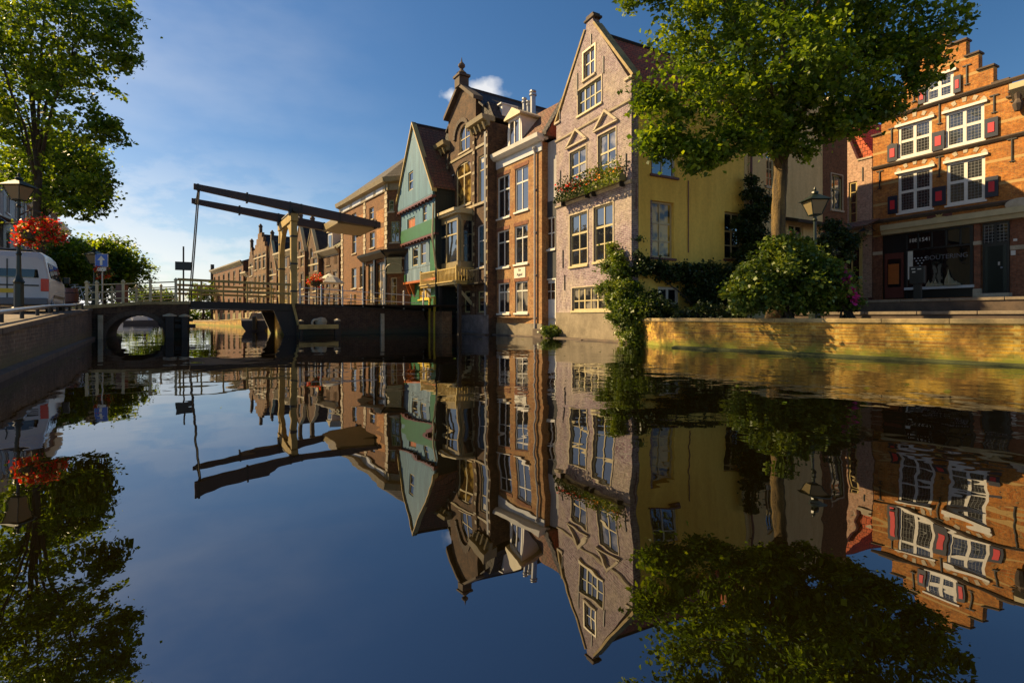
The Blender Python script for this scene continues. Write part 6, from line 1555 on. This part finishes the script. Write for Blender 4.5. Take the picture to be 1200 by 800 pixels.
# grassy tufts and weeds on the ledge under the quay wall
# ================================================================== TERRACE BEYOND THE BRIDGE
def table(loc, label):
    r = empty('cafe_table', loc, 0, label, 'table', 'cafe tables on the bridge end terrace')
    MB().lathe([(.38, .72), (.38, .75)], n=16).build('table_top', M['cream'], r); MB().tube((0, 0, 0), (0, 0, .72), .03).lathe([(.22, 0), (.2, .03)]).build('leg', M['iron'], r); return r
def chair(loc, rz, label):
    r = empty('cafe_chair', loc, rz, label, 'chair', 'cafe chairs on the bridge end terrace')
    MB().box(-.21, .21, -.21, .21, .43, .47).build('seat', M['timber'], r); MB().box(-.2, .2, .18, .21, .62, .9).build('backrest', M['timber'], r)
    for x in (-.19, .19):
        for y in (-.19, .19): MB().box(x-.018, x+.018, y-.018, y+.018, 0, .9 if y > 0 else .43).build('leg', M['timber'], r)
    return r
q = at(400, 360, 31.5); z0 = 1.42
t = table((q.x, q.y, z0), 'left cafe table behind the bridge railing'); table((q.x+2.2, q.y+.8, z0-.05), 'right cafe table behind the bridge railing')
c = chair((q.x-.6, q.y, z0), 1.5, 'wooden cafe chair left of the left cafe table')
copy_tree(c, None, (q.x+.65, q.y, z0), -1.5, 'wooden cafe chair right of the left cafe table')
copy_tree(c, None, (q.x+1.6, q.y+.9, z0-.05), 1.6, 'wooden cafe chair left of the right cafe table')
copy_tree(c, None, (q.x+2.8, q.y+.9, z0-.05), -1.7, 'wooden cafe chair right of the right cafe table')
r = empty('parasol', at(386, 358, 33.5)+Vector((0, 0, -.1)), 0, 'low white parasol beyond the bridge railing near the mossy roofed house', 'parasol')
MB().tube((0, 0, 0), (0, 0, 2.2), .03).build('pole', M['timber'], r); MB().lathe([(1.0, 1.55), (.98, 1.6), (.5, 1.95), (.03, 2.2)], n=8).build('canopy', M['canvas'], r)
basket(at(371, 328, 32), 'red flower basket beyond the bridge, between the portal and the white parasol', .62, .5, 51)
MB().tube((0, 0, -2.0), (0, .0, -.4), .04).build('post', M['darkgreen'], [o_ for o_ in COL.objects if o_.name.startswith('flower_basket')][-1])

g_ = np.random.default_rng(77); k = 260
c = np.stack([g_.uniform(-16, 9, k), g_.uniform(5, 24, k), np.full(k, .006)], 1); qx = (c[:, 1]-15.4)/-.81*.59+4.9
c = c[(c[:, 0] < qx-.4) & (c[:, 0] > -7.2-.72*(c[:, 1]-7.6)) & (g_.random(k) < np.clip((c[:, 0]+4)**2/60, .12, 1))]
fl = leaves_mesh('floating_leaves', c, .06, M['leaf'], None, 78, 30, .3); tag(fl, 'a few fallen leaves floating on the canal water', 'leaves', kind='stuff')

# ================================================================== LIGHT, SKY, CAMERA
SUN_EL, SUN_AZ = RAD(36), math.atan2(-.955, .297)         # azimuth measured from +Y towards +X
S = Vector((math.sin(SUN_AZ)*math.cos(SUN_EL), math.cos(SUN_AZ)*math.cos(SUN_EL), math.sin(SUN_EL)))
sd = bpy.data.lights.new('sun', 'SUN'); sd.energy = 5.0; sd.angle = RAD(.5); sd.color = (1.0, .73, .37)
so = bpy.data.objects.new('sun', sd); COL.objects.link(so); so.rotation_euler = S.to_track_quat('Z', 'Y').to_euler(); so.location = (-30, 10, 40)
w = bpy.data.worlds.new('World'); sc.world = w; w.use_nodes = True; nt = w.node_tree; nt.nodes.clear()
out = nt.nodes.new('ShaderNodeOutputWorld'); bg = nt.nodes.new('ShaderNodeBackground'); sky = nt.nodes.new('ShaderNodeTexSky')
sky.sky_type = 'NISHITA'; sky.sun_disc = False; sky.sun_elevation = SUN_EL; sky.sun_rotation = SUN_AZ
sky.air_density = 1.0; sky.dust_density = .6; sky.ozone_density = 2.0; sky.altitude = 0
tc = nt.nodes.new('ShaderNodeTexCoord'); nv = nt.nodes.new('ShaderNodeVectorMath'); nv.operation = 'NORMALIZE'; L(nt, tc.outputs['Generated'], nv.inputs[0])
def cloud(dirv, rad, soft, sx=1, sz=1):
    """soft patch of cloud round a fixed compass direction"""
    d = Vector(dirv).normalized(); wn = nt.nodes.new('ShaderNodeTexNoise'); wn.inputs['Scale'].default_value = 22; wn.inputs['Detail'].default_value = 6; L(nt, nv.outputs[0], wn.inputs['Vector'])
    wo = nt.nodes.new('ShaderNodeVectorMath'); wo.operation = 'MULTIPLY_ADD'; L(nt, wn.outputs['Color'], wo.inputs[0]); wo.inputs[1].default_value = (.07, .07, .05); L(nt, nv.outputs[0], wo.inputs[2])
    d = d+Vector((.035, .035, .025)); vm = nt.nodes.new('ShaderNodeVectorMath'); vm.operation = 'SUBTRACT'; L(nt, wo.outputs[0], vm.inputs[0]); vm.inputs[1].default_value = d
    ml = nt.nodes.new('ShaderNodeVectorMath'); ml.operation = 'MULTIPLY'; L(nt, vm.outputs[0], ml.inputs[0]); ml.inputs[1].default_value = (1/sx, 1/sx, 1/sz)
    ln = nt.nodes.new('ShaderNodeVectorMath'); ln.operation = 'LENGTH'; L(nt, ml.outputs[0], ln.inputs[0])
    return ramp(nt, ln.outputs['Value'], [(0, 1), (rad, 0)])
mp = nt.nodes.new('ShaderNodeMapping'); mp.inputs['Scale'].default_value = (1, 1, 2.4); L(nt, nv.outputs[0], mp.inputs[0])
n1 = noise_n(nt, mp.outputs[0], 9, 7, .6); n2 = noise_n(nt, mp.outputs[0], 2.5, 5, .55)
c1 = cloud(((566-600)/600, 1, (372-106)/600), .055, 1, 1.3, .55)
c1b = cloud(((530-600)/600, 1, (372-112)/600), .032, 1, 1.4, .5)
c2 = cloud((-.9, 1, .10), .55, 1, 1.5, .35)
sepn = nt.nodes.new('ShaderNodeSeparateXYZ'); L(nt, nv.outputs[0], sepn.inputs[0])
low = ramp(nt, sepn.outputs[2], [(0.02, 1), (.30, 0)])
lr = ramp(nt, math_n(nt, 'MULTIPLY', sepn.outputs[0], -1), [(.15, 0), (.6, 1)])
a1 = math_n(nt, 'MULTIPLY', math_n(nt, 'ADD', c1, math_n(nt, 'MULTIPLY', c1b, .7)), 1.0)
m1 = ramp(nt, math_n(nt, 'ADD', math_n(nt, 'MULTIPLY', a1, .9), math_n(nt, 'MULTIPLY', n1, .55)), [(.52, 0), (.95, 1)])
m1 = math_n(nt, 'MULTIPLY', m1, ramp(nt, a1, [(0, 0), (.15, 1)]))
m2 = math_n(nt, 'MULTIPLY', math_n(nt, 'MULTIPLY', low, lr), ramp(nt, n1, [(.44, .35), (.56, 1)]))
m3 = math_n(nt, 'MULTIPLY', ramp(nt, n2, [(.45, 0), (.75, .30)]), lr)
fac = math_n(nt, 'MAXIMUM', math_n(nt, 'MULTIPLY', m1, .8), math_n(nt, 'MAXIMUM', math_n(nt, 'MULTIPLY', m2, .95), m3))
hs = nt.nodes.new('ShaderNodeHueSaturation'); hs.inputs['Saturation'].default_value = 1.28; L(nt, sky.outputs[0], hs.inputs['Color'])
colr = mixc(nt, fac, hs.outputs[0], CLOUD_COL)
L(nt, colr, bg.inputs[0]); bg.inputs[1].default_value = SKY_STR; L(nt, bg.outputs[0], out.inputs[0])
cd = bpy.data.cameras.new('camera'); cam = bpy.data.objects.new('camera', cd); COL.objects.link(cam); sc.camera = cam
cam.location = (0, 0, CH); cam.rotation_euler = (RAD(90), 0, 0); cd.sensor_width = 36; cd.lens = 18; cd.shift_y = -(400-HY)/1200; cd.clip_end = 4000; cd.clip_start = .05
vs_ = sc.view_settings; sc.display_settings.display_device = 'sRGB'; vs_.view_transform = 'Standard'; vs_.look = 'None'; vs_.gamma = 1; vs_.use_curve_mapping = False; vs_.exposure = EXPO
sc.cycles.use_denoising = True; sc.cycles.max_bounces = 8; sc.cycles.transparent_max_bounces = 8; sc.cycles.sample_clamp_indirect = 6
